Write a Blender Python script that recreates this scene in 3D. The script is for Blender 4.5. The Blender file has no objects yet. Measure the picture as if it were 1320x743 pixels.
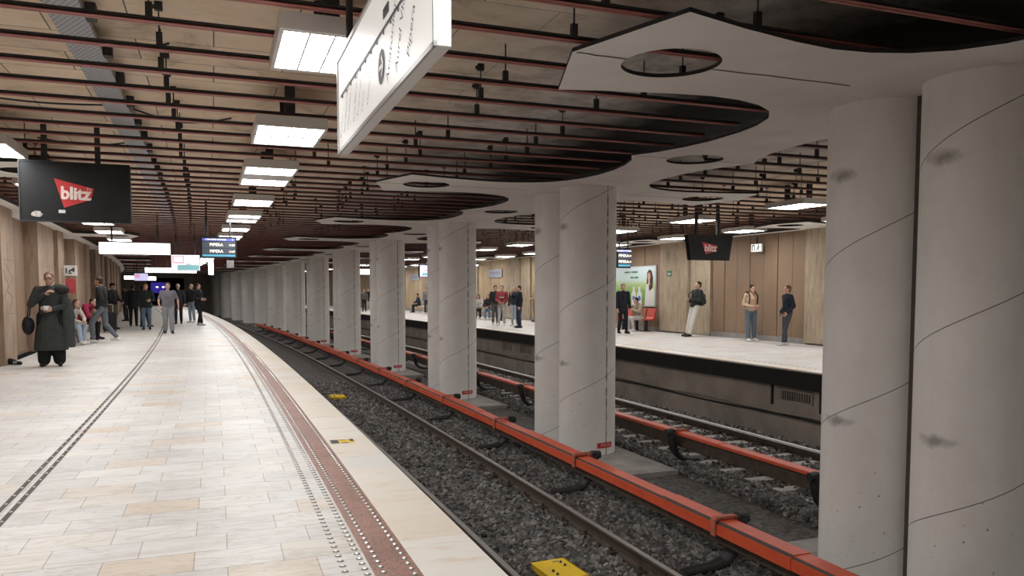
import bpy, math, random
from mathutils import Vector, Matrix, Euler
random.seed(7)
PI = math.pi
SC = bpy.context.scene
COL = SC.collection
D = bpy.data

# ------------------------------------------------------------------ place
# plan: the station bends gently; u runs along the tracks, v across them.
TH0, K = .354, .00163
RAD = 1 / K
CX0, CY0 = -RAD * math.cos(TH0), -RAD * math.sin(TH0)
AX = 5.8                      # v of the column row
S0, BAY = 5.10, 7.06          # columns along u
EDGE, FEDGE = 1.38, 10.22     # platform edges
WL, WR = -3.9, 15.45          # walls
ZC = 3.64                     # concrete ceiling
ZS = 3.19                     # underside of the scalloped canopy
ZB = -1.27                    # ballast
U0, U1 = -9.0, 92.0

def W(u, v, z=0.0):
    t = TH0 + K * u
    return Vector((CX0 + (RAD + v) * math.cos(t), CY0 + (RAD + v) * math.sin(t), z))

def HD(u):
    return TH0 + K * u

# ------------------------------------------------------------------ meshes
class MB:
    def __init__(s):
        s.v, s.f, s.m, s.uv = [], [], [], {}
    def face(s, idx, m=0, uv=None):
        if uv: s.uv[len(s.f)] = uv
        s.f.append(tuple(idx)); s.m.append(m)
    def add(s, vs, fs, m=0):
        b = len(s.v); s.v += [Vector(p) for p in vs]
        for f in fs: s.face([i + b for i in f], m)
    def box(s, x0, x1, y0, y1, z0, z1, m=0, bev=0.0):
        if bev > 0:
            b = min(bev, (x1 - x0) * .45, (y1 - y0) * .45, (z1 - z0) * .45)
            vs = []
            for z, i in ((z0, b), (z0 + b, 0), (z1 - b, 0), (z1, b)):
                o = [(x0 + i, y0 + i + (b if not i else 0)), (x0 + i + (b if not i else 0), y0 + i)]
                vs += [(x0 + i, y0 + b + i * .3, z), (x0 + b + i * .3, y0 + i, z), (x1 - b - i * .3, y0 + i, z), (x1 - i, y0 + b + i * .3, z),
                       (x1 - i, y1 - b - i * .3, z), (x1 - b - i * .3, y1 - i, z), (x0 + b + i * .3, y1 - i, z), (x0 + i, y1 - b - i * .3, z)]
            fs = [tuple(range(7, -1, -1)), tuple(range(24, 32))]
            for r in range(3):
                for k in range(8):
                    a, c = r * 8 + k, r * 8 + (k + 1) % 8
                    fs.append((a, c, c + 8, a + 8))
            s.add(vs, fs, m); return
        s.add([(x0, y0, z0), (x1, y0, z0), (x1, y1, z0), (x0, y1, z0), (x0, y0, z1), (x1, y0, z1), (x1, y1, z1), (x0, y1, z1)],
              [(0, 3, 2, 1), (4, 5, 6, 7), (0, 1, 5, 4), (1, 2, 6, 5), (2, 3, 7, 6), (3, 0, 4, 7)], m)
    def quad(s, a, b, c, d, m=0):
        s.add([a, b, c, d], [(0, 1, 2, 3)], m)
    def poly(s, pts, m=0):
        s.add(pts, [tuple(range(len(pts)))], m)
    def prism(s, pts, axis, a, b, m=0):
        """pts: 2-D outline; extruded along axis (0,1,2) from a to b"""
        def P(p, h):
            return [(h, p[0], p[1]), (p[0], h, p[1]), (p[0], p[1], h)][axis]
        n = len(pts)
        s.add([P(p, a) for p in pts] + [P(p, b) for p in pts],
              [tuple(range(n - 1, -1, -1)), tuple(range(n, 2 * n))] + [(i, (i + 1) % n, n + (i + 1) % n, n + i) for i in range(n)], m)
    def tube(s, pts, r, n=8, m=0, caps=True):
        pts = [Vector(p) for p in pts]
        rs = r if isinstance(r, (list, tuple)) else [r] * len(pts)
        b = len(s.v); ref = None
        for i, p in enumerate(pts):
            t = (pts[min(i + 1, len(pts) - 1)] - pts[max(i - 1, 0)]).normalized()
            if ref is None:
                ref = t.orthogonal().normalized()
            ref = (ref - t * ref.dot(t)).normalized()
            w = t.cross(ref)
            for k in range(n):
                a = 2 * PI * k / n
                s.v.append(p + (ref * math.cos(a) + w * math.sin(a)) * rs[i])
        for i in range(len(pts) - 1):
            for k in range(n):
                a, c = b + i * n + k, b + i * n + (k + 1) % n
                s.face((a, c, c + n, a + n), m)
        if caps:
            s.face([b + k for k in range(n - 1, -1, -1)], m)
            e = b + (len(pts) - 1) * n
            s.face([e + k for k in range(n)], m)
    def tcap(s, p0, r0, p1, r1, n=10, m=0):
        p0, p1 = Vector(p0), Vector(p1)
        d = p1 - p0
        if d.length < 1e-5: d = Vector((0, 0, 1e-4))
        t = d.normalized()
        P, R = [], []
        for a in (80, 50, 22):
            P.append(p0 - t * r0 * math.sin(math.radians(a))); R.append(r0 * math.cos(math.radians(a)))
        P += [p0, p1]; R += [r0, r1]
        for a in (22, 50, 80):
            P.append(p1 + t * r1 * math.sin(math.radians(a))); R.append(r1 * math.cos(math.radians(a)))
        s.tube(P, R, n, m)
    def ell(s, c, rx, ry, rz, n=14, k=9, m=0, rot=None):
        c = Vector(c); b = len(s.v)
        for i in range(k + 1):
            a = PI * i / k
            for j in range(n):
                q = 2 * PI * j / n
                p = Vector((rx * math.sin(a) * math.cos(q), ry * math.sin(a) * math.sin(q), rz * math.cos(a)))
                if rot: p = rot @ p
                s.v.append(c + p)
        for i in range(k):
            for j in range(n):
                a, d = b + i * n + j, b + i * n + (j + 1) % n
                s.face((a, a + n, d + n, d), m)
    def loft(s, rings, n=18, m=0):
        """rings: (centre, rx, ry) horizontal ellipses from bottom to top"""
        b = len(s.v)
        for c, rx, ry in rings:
            for j in range(n):
                q = 2 * PI * j / n
                s.v.append(Vector(c) + Vector((rx * math.cos(q), ry * math.sin(q), 0)))
        for i in range(len(rings) - 1):
            for j in range(n):
                a, d = b + i * n + j, b + i * n + (j + 1) % n
                s.face((a, d, d + n, a + n), m)
        s.face([b + j for j in range(n - 1, -1, -1)], m)
        e = b + (len(rings) - 1) * n
        s.face([e + j for j in range(n)], m)
    def cyl(s, c, r, z0, z1, n=24, m=0):
        s.loft([((c[0], c[1], z0), r, r), ((c[0], c[1], z1), r, r)], n, m)
    def mesh(s, smooth=False):
        me = D.meshes.new('m')
        me.from_pydata([tuple(p) for p in s.v], [], s.f)
        me.polygons.foreach_set('material_index', s.m)
        if smooth: me.polygons.foreach_set('use_smooth', [True] * len(s.f))
        if s.uv:
            l = me.uv_layers.new(name='UVMap').data
            for p in me.polygons:
                q = s.uv.get(p.index)
                if q:
                    for li, c in zip(p.loop_indices, q): l[li].uv = c
        me.update()
        return me

def link(name, me, mats=None, parent=None, loc=None, rz=0.0):
    if isinstance(me, MB): me = me.mesh()
    o = D.objects.new(name, me)
    COL.objects.link(o)
    if mats:
        if len(me.materials) == 0:
            for m in (mats if isinstance(mats, (list, tuple)) else [mats]): me.materials.append(m)
    if parent: o.parent = parent
    if loc is not None: o.location = loc
    if rz: o.rotation_euler = (0, 0, rz)
    return o

def smooth_by_angle(me, ang=40):
    me.polygons.foreach_set('use_smooth', [True] * len(me.polygons))
    try: me.set_sharp_from_angle(angle=math.radians(ang))
    except Exception: pass
    return me

def empty(name, loc=(0, 0, 0), rz=0.0):
    o = D.objects.new(name, None); COL.objects.link(o)
    o.empty_display_size = .2
    o.location = loc; o.rotation_euler = (0, 0, rz)
    return o

def tag(o, label=None, cat=None, group=None, kind=None):
    if label: o['label'] = label
    if cat: o['category'] = cat
    if group: o['group'] = group
    if kind: o['kind'] = kind
    return o

def struct(name, me, mats, parent=None):
    o = link(name, me, mats, parent)
    o['kind'] = 'structure'
    return o

KIDS = {}
def children(o):
    return KIDS.get(o.name, [])
def reg(parent, *ks):
    KIDS.setdefault(parent.name, []).extend(ks)
def copy_tree(o, parent=None):
    c = o.copy(); COL.objects.link(c)
    if parent: c.parent = parent
    for k in [x for x in o.children]:
        copy_tree(k, c)
    return c

def frame_at(o, u, v, z=0.0, extra=0.0):
    o.location = W(u, v, z); o.rotation_euler = (0, 0, HD(u) + extra)

# strip swept along the bend: profile of (v, z) points
def sweep(prof, u0, u1, du=1.0, m=None, closed=False, uvmode='vu', mb=None):
    mb = mb or MB()
    n = max(1, int(round((u1 - u0) / du)))
    k = len(prof); b = len(mb.v)
    arc = [0.0]
    for i in range(1, k): arc.append(arc[-1] + math.dist(prof[i], prof[i - 1]))
    if closed: arc.append(arc[-1] + math.dist(prof[-1], prof[0]))
    us = [u0 + (u1 - u0) * i / n for i in range(n + 1)]
    for u in us:
        for v, z in prof: mb.v.append(W(u, v, z))
    for i in range(n):
        for j in range(k if closed else k - 1):
            a, c = b + i * k + j, b + i * k + (j + 1) % k
            if uvmode == 'vu':
                v0, v1 = prof[j][0], prof[(j + 1) % k][0]
            else:
                v0, v1 = arc[j], arc[j + 1]
            mm = m[j] if isinstance(m, (list, tuple)) else (m or 0)
            if uvmode == 'vu':
                uv = [(v0, us[i]), (v1, us[i]), (v1, us[i + 1]), (v0, us[i + 1])]
            else:
                uv = [(us[i], v0), (us[i], v1), (us[i + 1], v1), (us[i + 1], v0)]
            mb.face((a, c, c + k, a + k), mm, uv)
    if closed:
        mb.face([b + j for j in range(k - 1, -1, -1)], 0)
        e = b + n * k
        mb.face([e + j for j in range(k)], 0)
    return mb

# ------------------------------------------------------------------ materials
def new_mat(name):
    m = D.materials.new(name); m.use_nodes = True
    nt = m.node_tree
    bs = nt.nodes['Principled BSDF']
    return m, nt, bs

def N(nt, t, **kw):
    n = nt.nodes.new(t)
    for k, v in kw.items():
        if k in n.inputs: n.inputs[k].default_value = v
        else: setattr(n, k, v)
    return n

def c4(c): return (c[0], c[1], c[2], 1)

def ramp(nt, fac, stops):
    r = nt.nodes.new('ShaderNodeValToRGB')
    el = r.color_ramp.elements
    while len(el) < len(stops): el.new(.5)
    for e, (p, c) in zip(el, stops):
        e.position = p; e.color = c4(c) if len(c) == 3 else c
    nt.links.new(fac, r.inputs[0])
    return r.outputs[0]

def mixc(nt, fac, a, b, blend='MIX'):
    n = nt.nodes.new('ShaderNodeMix'); n.data_type = 'RGBA'; n.blend_type = blend
    for i, x in ((0, fac), (6, a), (7, b)):
        if hasattr(x, 'is_linked') or hasattr(x, 'links'): nt.links.new(x, n.inputs[i])
        elif i == 0: n.inputs[0].default_value = x
        else: n.inputs[i].default_value = c4(x)
    return n.outputs[2]

def noise(nt, vec, scale, detail=4, rough=.6, dist=0.0):
    n = N(nt, 'ShaderNodeTexNoise', Scale=scale, Detail=detail, Roughness=rough, Distortion=dist)
    nt.links.new(vec, n.inputs['Vector'])
    return n.outputs['Fac']

def coords(nt, which='Object', scale=None):
    t = nt.nodes.new('ShaderNodeTexCoord')
    o = t.outputs[which]
    if scale:
        mp = N(nt, 'ShaderNodeMapping'); mp.inputs['Scale'].default_value = scale
        nt.links.new(o, mp.inputs[0]); o = mp.outputs[0]
    return o

def bump(nt, bs, h, strength=.3, dist=.01):
    b = N(nt, 'ShaderNodeBump', Strength=strength, Distance=dist)
    nt.links.new(h, b.inputs['Height']); nt.links.new(b.outputs[0], bs.inputs['Normal'])

def plain(name, col, rough=.6, metal=0.0, var=.15, scale=6, bmp=0.0, spec=.5):
    m, nt, bs = new_mat(name)
    bs.inputs['Roughness'].default_value = rough
    bs.inputs['Metallic'].default_value = metal
    bs.inputs['Specular IOR Level'].default_value = spec
    f = noise(nt, coords(nt), scale)
    nt.links.new(ramp(nt, f, [(.3, [c * (1 - var) for c in col]), (.7, [min(1, c * (1 + var)) for c in col])]), bs.inputs['Base Color'])
    if bmp: bump(nt, bs, noise(nt, coords(nt), scale * 8), bmp)
    return m

def emis(name, col, strength):
    m, nt, bs = new_mat(name)
    bs.inputs['Base Color'].default_value = c4([c * .8 for c in col])
    bs.inputs['Emission Color'].default_value = c4(col)
    bs.inputs['Emission Strength'].default_value = strength
    bs.inputs['Roughness'].default_value = .4
    return m

M = {}
def cloth(col, rough=.9):
    k = ('cloth', tuple(round(c, 3) for c in col))
    if k not in M: M[k] = plain('cloth', col, rough, 0, .18, 14, .25, .2)
    return M[k]

# marble paving: courses across the platform, random tint per slab
def floor_mat():
    m, nt, bs = new_mat('marble_paving')
    uv = coords(nt, 'UV')
    def brick(c1, c2, mortar, ms):
        b = N(nt, 'ShaderNodeTexBrick')
        b.offset = .37; b.offset_frequency = 2
        b.inputs['Color1'].default_value = c4(c1); b.inputs['Color2'].default_value = c4(c2); b.inputs['Mortar'].default_value = c4(mortar)
        b.inputs['Scale'].default_value = 1.0; b.inputs['Mortar Size'].default_value = ms; b.inputs['Mortar Smooth'].default_value = .2
        b.inputs['Brick Width'].default_value = .47; b.inputs['Row Height'].default_value = .315
        nt.links.new(uv, b.inputs['Vector'])
        return b
    b1 = brick((0, 0, 0), (1, 1, 1), (.5, .5, .5), 0.0)
    tint = ramp(nt, b1.outputs['Color'], [(0, (.72, .715, .71)), (.2, (.66, .66, .66)), (.38, (.75, .745, .735)), (.55, (.62, .62, .62)), (.68, (.73, .725, .715)),
                                          (.86, (.71, .69, .655)), (.95, (.68, .59, .50)), (1, (.72, .71, .70))])
    vein = N(nt, 'ShaderNodeTexNoise', Scale=2.2, Detail=7, Roughness=.6, Distortion=1.6)
    mp = N(nt, 'ShaderNodeMapping'); mp.inputs['Scale'].default_value = (.8, 3.5, 1); mp.inputs['Rotation'].default_value = (0, 0, .3)
    nt.links.new(uv, mp.inputs[0]); nt.links.new(mp.outputs[0], vein.inputs['Vector'])
    vr = ramp(nt, vein.outputs['Fac'], [(.3, (1, 1, 1)), (.46, (.92, .91, .9)), (.5, (.72, .68, .64)), (.54, (.95, .94, .93)), (.75, (1, 1, 1))])
    c = mixc(nt, .75, tint, vr, 'MULTIPLY')
    dirt = ramp(nt, noise(nt, uv, .5, 5, .7), [(.35, (.86, .85, .82)), (.62, (1, 1, 1))])
    c = mixc(nt, .8, c, dirt, 'MULTIPLY')
    b2 = brick((1, 1, 1), (1, 1, 1), (.50, .47, .43), .003)
    c = mixc(nt, 1.0, c, b2.outputs['Color'], 'MULTIPLY')
    nt.links.new(c, bs.inputs['Base Color'])
    nt.links.new(ramp(nt, noise(nt, uv, 1.3, 4), [(.3, (.40, .40, .40)), (.7, (.55, .55, .55))]), bs.inputs['Roughness'])
    bs.inputs['Specular IOR Level'].default_value = .45
    return m

def edge_mat():
    m, nt, bs = new_mat('edge_marble')
    uv = coords(nt, 'UV')
    b = N(nt, 'ShaderNodeTexBrick'); b.offset = 0
    b.inputs['Color1'].default_value = (0, 0, 0, 1); b.inputs['Color2'].default_value = (1, 1, 1, 1); b.inputs['Mortar'].default_value = (.5, .5, .5, 1)
    b.inputs['Scale'].default_value = 1; b.inputs['Mortar Size'].default_value = 0
    b.inputs['Brick Width'].default_value = 5.0; b.inputs['Row Height'].default_value = .5
    nt.links.new(uv, b.inputs['Vector'])
    tint = ramp(nt, b.outputs['Color'], [(0, (.76, .71, .63)), (.3, (.80, .78, .74)), (.55, (.75, .67, .57)), (.8, (.77, .73, .66)), (1, (.72, .74, .74))])
    mp = N(nt, 'ShaderNodeMapping'); mp.inputs['Scale'].default_value = (1.5, 5, 1)
    nt.links.new(uv, mp.inputs[0])
    v = noise(nt, mp.outputs[0], 1.2, 7, .6, 1.2)
    c = mixc(nt, .7, tint, ramp(nt, v, [(.30, (.80, .66, .54)), (.44, (1, .98, .96)), (.6, (1, 1, 1)), (.72, (.86, .80, .74))]), 'MULTIPLY')
    nt.links.new(c, bs.inputs['Base Color']); bs.inputs['Roughness'].default_value = .4
    return m

def granite_mat():
    m, nt, bs = new_mat('red_granite')
    uv = coords(nt, 'UV')
    v = N(nt, 'ShaderNodeTexVoronoi', Scale=70); nt.links.new(uv, v.inputs['Vector'])
    c = ramp(nt, v.outputs['Distance'], [(0, (.50, .30, .24)), (.4, (.38, .20, .155)), (.8, (.24, .14, .12))])
    c = mixc(nt, .8, c, ramp(nt, noise(nt, uv, 3, 5), [(.3, (.65, .62, .6)), (.7, (1, 1, 1))]), 'MULTIPLY')
    nt.links.new(c, bs.inputs['Base Color']); bs.inputs['Roughness'].default_value = .45
    return m

def concrete_ceiling():
    m, nt, bs = new_mat('board_marked_concrete')
    uv = coords(nt, 'UV')
    b = N(nt, 'ShaderNodeTexBrick'); b.offset = .5
    b.inputs['Color1'].default_value = (0, 0, 0, 1); b.inputs['Color2'].default_value = (1, 1, 1, 1); b.inputs['Mortar'].default_value = (.4, .4, .4, 1)
    b.inputs['Scale'].default_value = 1; b.inputs['Mortar Size'].default_value = .006
    b.inputs['Brick Width'].default_value = 1.25; b.inputs['Row Height'].default_value = .62
    nt.links.new(uv, b.inputs['Vector'])
    tint = ramp(nt, b.outputs['Color'], [(0, (.80, .645, .485)), (.3, (.88, .715, .545)), (.6, (.74, .60, .455)), (1, (.91, .75, .58))])
    st = ramp(nt, noise(nt, uv, 1.1, 8, .7, .5), [(.33, (.42, .40, .38)), (.45, (.88, .86, .83)), (.6, (1, 1, 1)), (.75, (.9, .87, .83))])
    c = mixc(nt, .9, tint, st, 'MULTIPLY')
    gr = ramp(nt, noise(nt, coords(nt, 'UV', (2, 18, 1)), 2.0, 4), [(.35, (.86, .85, .84)), (.6, (1, 1, 1))])
    c = mixc(nt, .6, c, gr, 'MULTIPLY')
    c = mixc(nt, b.outputs['Fac'], c, (.14, .12, .10))
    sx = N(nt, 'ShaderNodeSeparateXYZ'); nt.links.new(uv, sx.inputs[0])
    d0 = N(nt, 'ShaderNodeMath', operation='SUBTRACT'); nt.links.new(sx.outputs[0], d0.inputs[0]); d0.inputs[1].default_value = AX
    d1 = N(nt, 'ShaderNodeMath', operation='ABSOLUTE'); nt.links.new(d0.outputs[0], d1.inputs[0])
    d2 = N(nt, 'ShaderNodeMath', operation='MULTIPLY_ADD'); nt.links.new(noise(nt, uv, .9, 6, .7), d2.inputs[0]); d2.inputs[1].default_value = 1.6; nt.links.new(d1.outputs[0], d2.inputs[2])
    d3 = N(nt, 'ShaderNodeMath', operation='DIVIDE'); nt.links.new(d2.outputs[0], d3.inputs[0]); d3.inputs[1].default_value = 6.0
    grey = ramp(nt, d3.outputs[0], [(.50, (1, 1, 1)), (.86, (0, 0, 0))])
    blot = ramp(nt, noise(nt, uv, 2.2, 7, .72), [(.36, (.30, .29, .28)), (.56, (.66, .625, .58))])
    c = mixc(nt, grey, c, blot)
    axis_dark = ramp(nt, d3.outputs[0], [(.24, (1, 1, 1)), (.42, (0, 0, 0))])  # near-black towards the column row, border broken up by noise
    c = mixc(nt, axis_dark, c, (.028, .028, .03))
    nt.links.new(c, bs.inputs['Base Color']); bs.inputs['Roughness'].default_value = .85
    bump(nt, bs, noise(nt, uv, 30, 3), .3)
    return m

def column_mat(shift=0.0):
    m, nt, bs = new_mat('white_painted_concrete')
    ob = coords(nt)
    sp = N(nt, 'ShaderNodeSeparateXYZ'); nt.links.new(ob, sp.inputs[0])
    base = ramp(nt, noise(nt, ob, 1.4, 6, .65), [(.3, (.72, .705, .68)), (.7, (.80, .785, .76))])
    g = ramp(nt, noise(nt, coords(nt, 'Object', (2, 2, .9)), 2.2, 6, .7), [(.36, (.92, .915, .91)), (.58, (1, 1, 1))])
    c = mixc(nt, .65, base, g, 'MULTIPLY')
    # spiral casting seam and one upright seam
    at = N(nt, 'ShaderNodeMath', operation='ARCTAN2'); nt.links.new(sp.outputs[1], at.inputs[0]); nt.links.new(sp.outputs[0], at.inputs[1])
    ma = N(nt, 'ShaderNodeMath', operation='MULTIPLY_ADD'); nt.links.new(at.outputs[0], ma.inputs[0]); ma.inputs[1].default_value = -1.5 / (2 * PI)
    nt.links.new(sp.outputs[2], ma.inputs[2])
    ad = N(nt, 'ShaderNodeMath', operation='ADD'); nt.links.new(ma.outputs[0], ad.inputs[0]); ad.inputs[1].default_value = 30.4 + shift
    mo = N(nt, 'ShaderNodeMath', operation='MODULO'); nt.links.new(ad.outputs[0], mo.inputs[0]); mo.inputs[1].default_value = 1.5
    lt = N(nt, 'ShaderNodeMath', operation='LESS_THAN'); nt.links.new(mo.outputs[0], lt.inputs[0]); lt.inputs[1].default_value = .009
    c = mixc(nt, lt.outputs[0], c, (.17, .15, .13))
    sb = N(nt, 'ShaderNodeMath', operation='ADD'); nt.links.new(at.outputs[0], sb.inputs[0]); sb.inputs[1].default_value = 1.30
    ab = N(nt, 'ShaderNodeMath', operation='ABSOLUTE'); nt.links.new(sb.outputs[0], ab.inputs[0])
    l2 = N(nt, 'ShaderNodeMath', operation='LESS_THAN'); nt.links.new(ab.outputs[0], l2.inputs[0]); l2.inputs[1].default_value = .026
    nf = ramp(nt, noise(nt, ob, 7, 4), [(.36, (.1, .1, .1)), (.55, (1, 1, 1))])
    m2 = N(nt, 'ShaderNodeMath', operation='MULTIPLY'); nt.links.new(l2.outputs[0], m2.inputs[0]); nt.links.new(nf, m2.inputs[1])
    c = mixc(nt, m2.outputs[0], c, (.10, .09, .08))
    # scuff patches
    def scuff(cx, cy, cz, rx, rz, col=(.20, .185, .17)):
        nonlocal c
        v = N(nt, 'ShaderNodeVectorMath', operation='SUBTRACT'); nt.links.new(ob, v.inputs[0]); v.inputs[1].default_value = (cx, cy, cz)
        s2 = N(nt, 'ShaderNodeVectorMath', operation='DIVIDE'); nt.links.new(v.outputs[0], s2.inputs[0]); s2.inputs[1].default_value = (rx, rx, rz)
        ln = N(nt, 'ShaderNodeVectorMath', operation='LENGTH'); nt.links.new(s2.outputs[0], ln.inputs[0])
        a = N(nt, 'ShaderNodeMath', operation='MULTIPLY_ADD'); nt.links.new(noise(nt, ob, 9, 4), a.inputs[0]); a.inputs[1].default_value = .9; nt.links.new(ln.outputs['Value'], a.inputs[2])
        f = ramp(nt, a.outputs[0], [(.55, (1, 1, 1)), (1.0, (.0, .0, .0))])
        k = N(nt, 'ShaderNodeMath', operation='MULTIPLY'); nt.links.new(f, k.inputs[0]); k.inputs[1].default_value = .75
        c = mixc(nt, k.outputs[0], c, col)
    scuff(-.45, .0, 2.55, .36, .14)
    scuff(-.45, .0, .29, .38, .12)
    sk = ramp(nt, noise(nt, ob, 26, 2), [(.70, (0, 0, 0)), (.76, (1, 1, 1))])
    low = ramp(nt, sp.outputs[2], [(0, (1, 1, 1)), (.45, (0, 0, 0))])
    fl = mixc(nt, 1.0, sk, low, 'MULTIPLY')
    c = mixc(nt, fl, c, (.2, .19, .18))
    nt.links.new(c, bs.inputs['Base Color']); bs.inputs['Roughness'].default_value = .7
    bump(nt, bs, noise(nt, ob, 1.8, 3), .15, .03)
    return m

def travertine_mat(name, a, b, dark):
    m, nt, bs = new_mat(name)
    ob = coords(nt, 'Object')
    f = noise(nt, coords(nt, 'Object', (6, 6, .8)), 1.5, 7, .65, .8)
    c = ramp(nt, f, [(.28, dark), (.45, a), (.6, b), (.78, a)])
    pits = ramp(nt, noise(nt, coords(nt, 'Object', (14, 14, 5)), 3, 4, .7), [(.3, (.55, .5, .45)), (.42, (1, 1, 1))])
    c = mixc(nt, .7, c, pits, 'MULTIPLY')
    big = ramp(nt, noise(nt, ob, .7, 5), [(.35, (.75, .73, .7)), (.6, (1, 1, 1))])
    c = mixc(nt, .8, c, big, 'MULTIPLY')
    nt.links.new(c, bs.inputs['Base Color']); bs.inputs['Roughness'].default_value = .75
    bump(nt, bs, f, .3, .01)
    return m

def ballast_mat():
    m, nt, bs = new_mat('ballast')
    ob = coords(nt)
    v = N(nt, 'ShaderNodeTexVoronoi', Scale=18); nt.links.new(ob, v.inputs['Vector'])
    c = ramp(nt, v.outputs['Color'], [(.1, (.045, .041, .038)), (.5, (.085, .078, .072)), (.9, (.13, .122, .115))])
    nt.links.new(c, bs.inputs['Base Color']); bs.inputs['Roughness'].default_value = .9
    bump(nt, bs, v.outputs['Distance'], 1.0, .03)
    return m

def stone_mat():
    m, nt, bs = new_mat('crushed_stone')
    g = N(nt, 'ShaderNodeNewGeometry')
    c = ramp(nt, g.outputs['Random Per Island'], [(0, (.05, .046, .043)), (.35, (.10, .094, .089)), (.7, (.17, .162, .155)), (1, (.26, .25, .24))])
    nt.links.new(c, bs.inputs['Base Color']); bs.inputs['Roughness'].default_value = .9
    return m

def tray_mat():
    m, nt, bs = new_mat('perforated_zinc')
    uv = coords(nt, 'UV')
    b = N(nt, 'ShaderNodeTexBrick'); b.offset = .5
    b.inputs['Color1'].default_value = (0, 0, 0, 1); b.inputs['Color2'].default_value = (0, 0, 0, 1); b.inputs['Mortar'].default_value = (1, 1, 1, 1)
    b.inputs['Scale'].default_value = 1; b.inputs['Mortar Size'].default_value = .0135; b.inputs['Mortar Smooth'].default_value = .05
    b.inputs['Brick Width'].default_value = .042; b.inputs['Row Height'].default_value = .042
    nt.links.new(uv, b.inputs['Vector'])
    c = mixc(nt, b.outputs['Fac'], (.015, .015, .015), (.40, .41, .43))
    nt.links.new(c, bs.inputs['Base Color']); bs.inputs['Roughness'].default_value = .5; bs.inputs['Metallic'].default_value = .3
    return m

def panel_mat(name, col, var=.12):
    m, nt, bs = new_mat(name)
    f = noise(nt, coords(nt, 'Object', (1, 1, .6)), 1.3, 6, .65)
    c = ramp(nt, f, [(.3, [x * (1 - var) for x in col]), (.7, [x * (1 + var) for x in col])])
    g = ramp(nt, noise(nt, coords(nt, 'Object', (30, 30, 1.2)), 2, 4), [(.35, (.88, .87, .86)), (.6, (1, 1, 1))])
    c = mixc(nt, .6, c, g, 'MULTIPLY')
    nt.links.new(c, bs.inputs['Base Color']); bs.inputs['Roughness'].default_value = .6
    return m

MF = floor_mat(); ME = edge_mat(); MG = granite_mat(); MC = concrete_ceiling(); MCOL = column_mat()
MT = travertine_mat('travertine', (.385, .305, .215), (.46, .37, .265), (.22, .17, .115))
MTP = travertine_mat('pink_travertine', (.33, .232, .165), (.40, .295, .215), (.22, .15, .105))
MBAL = ballast_mat(); MST = stone_mat(); MTR = tray_mat()
MPB = panel_mat('brown_panel', (.25, .165, .105)); MPC = panel_mat('cream_panel', (.42, .31, .19)); MPL = panel_mat('tan_panel', (.27, .175, .115))
MSL = plain('canopy_plaster', (.86, .835, .80), .75, 0, .07, 1.2)
MDK = plain('flat_black', (.018, .018, .019), .8, 0, .3, 3)  # even black for canopy edges, overhang band, tunnel and vent openings
MDM = plain('dark_metal', (.03, .03, .032), .6, .2, .2, 8)
MJT = plain('joint_filler', (.09, .075, .065), .9)
MRED = plain('red_rail_paint', (.40, .15, .13), .5, 0, .2, 5)
MREDD = plain('dull_red_paint', (.24, .11, .10), .55, 0, .25, 5)
MORA = plain('orange_paint', (.66, .098, .04), .45, 0, .1, 4)
MORD = plain('worn_orange_paint', (.42, .12, .07), .6, 0, .25, 9)
MRUST = plain('rusty_steel', (.085, .062, .048), .6, .3, .3, 9)
MSTEEL = plain('polished_steel', (.40, .39, .38), .45, .6, .1, 9)
MGLINT = plain('glint_painted_steel', (.92, .92, .92), .38, .25, .04, 9)  # near-white colour stands in for lamp light reflected off the rail head
MSTEEL_ = None
MPIT = plain('pit_concrete', (.46, .42, .37), .85, 0, .25, 1.3, .2)
MSLP = plain('sleeper_concrete', (.36, .345, .32), .85, 0, .25, 5, .2)
MPLN = plain('plinth_concrete', (.27, .255, .24), .85, 0, .25, 3, .2)
MWHT = plain('white_enamel', (.62, .61, .59), .4, 0, .04, 4)
MALU = plain('aluminium', (.55, .55, .55), .35, .6, .05, 6)
MBLK = plain('black_sheet', (.014, .015, .016), .6, 0, .4, 1.6, 0, .25)
MYEL = plain('yellow_paint', (.78, .52, .02), .5, 0, .1, 6)
MTXT = plain('grey_lettering', (.16, .17, .20), .6)
MTXD = plain('dark_lettering', (.03, .035, .05), .6)
MLAMP = emis('lamp_diffuser', (1, .987, .972), 17.5)
MLAMF = emis('lamp_diffuser_far_side', (1, .987, .972), 17.5)
MSIGN = emis('backlit_white', (1, .99, .97), .28)
MSIGN2 = emis('backlit_bright', (1, 1, .98), 3.0)
MRSIGN = plain('red_sign', (.50, .03, .035), .45, 0, .08, 5)
MPALE = plain('pale_lettering', (.75, .62, .58), .6)
MGRL = plain('grille_grey', (.22, .22, .215), .6)
MSTUD = plain('steel_stud', (.80, .79, .77), .3, .4, .1, 20)
MSTD2 = plain('stud_side_shade', (.20, .19, .18), .5, .3, .2, 20)  # dark flanks paint shade on the stud sides, so domes read as glints
MSLOT = plain('dark_groove', (.07, .06, .055), .7)

# ------------------------------------------------------------------ people
def remesh(mb, voxel, sm=2):
    me = mb.mesh()
    o = D.objects.new('tmp', me); COL.objects.link(o)
    r = o.modifiers.new('r', 'REMESH'); r.mode = 'VOXEL'; r.voxel_size = voxel; r.use_smooth_shade = True
    if sm:
        s = o.modifiers.new('s', 'SMOOTH'); s.iterations = sm; s.factor = .5
    dg = bpy.context.evaluated_depsgraph_get(); dg.update()
    out = D.meshes.new_from_object(o.evaluated_get(dg), depsgraph=dg)
    D.objects.remove(o); D.meshes.remove(me)
    return out

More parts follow.
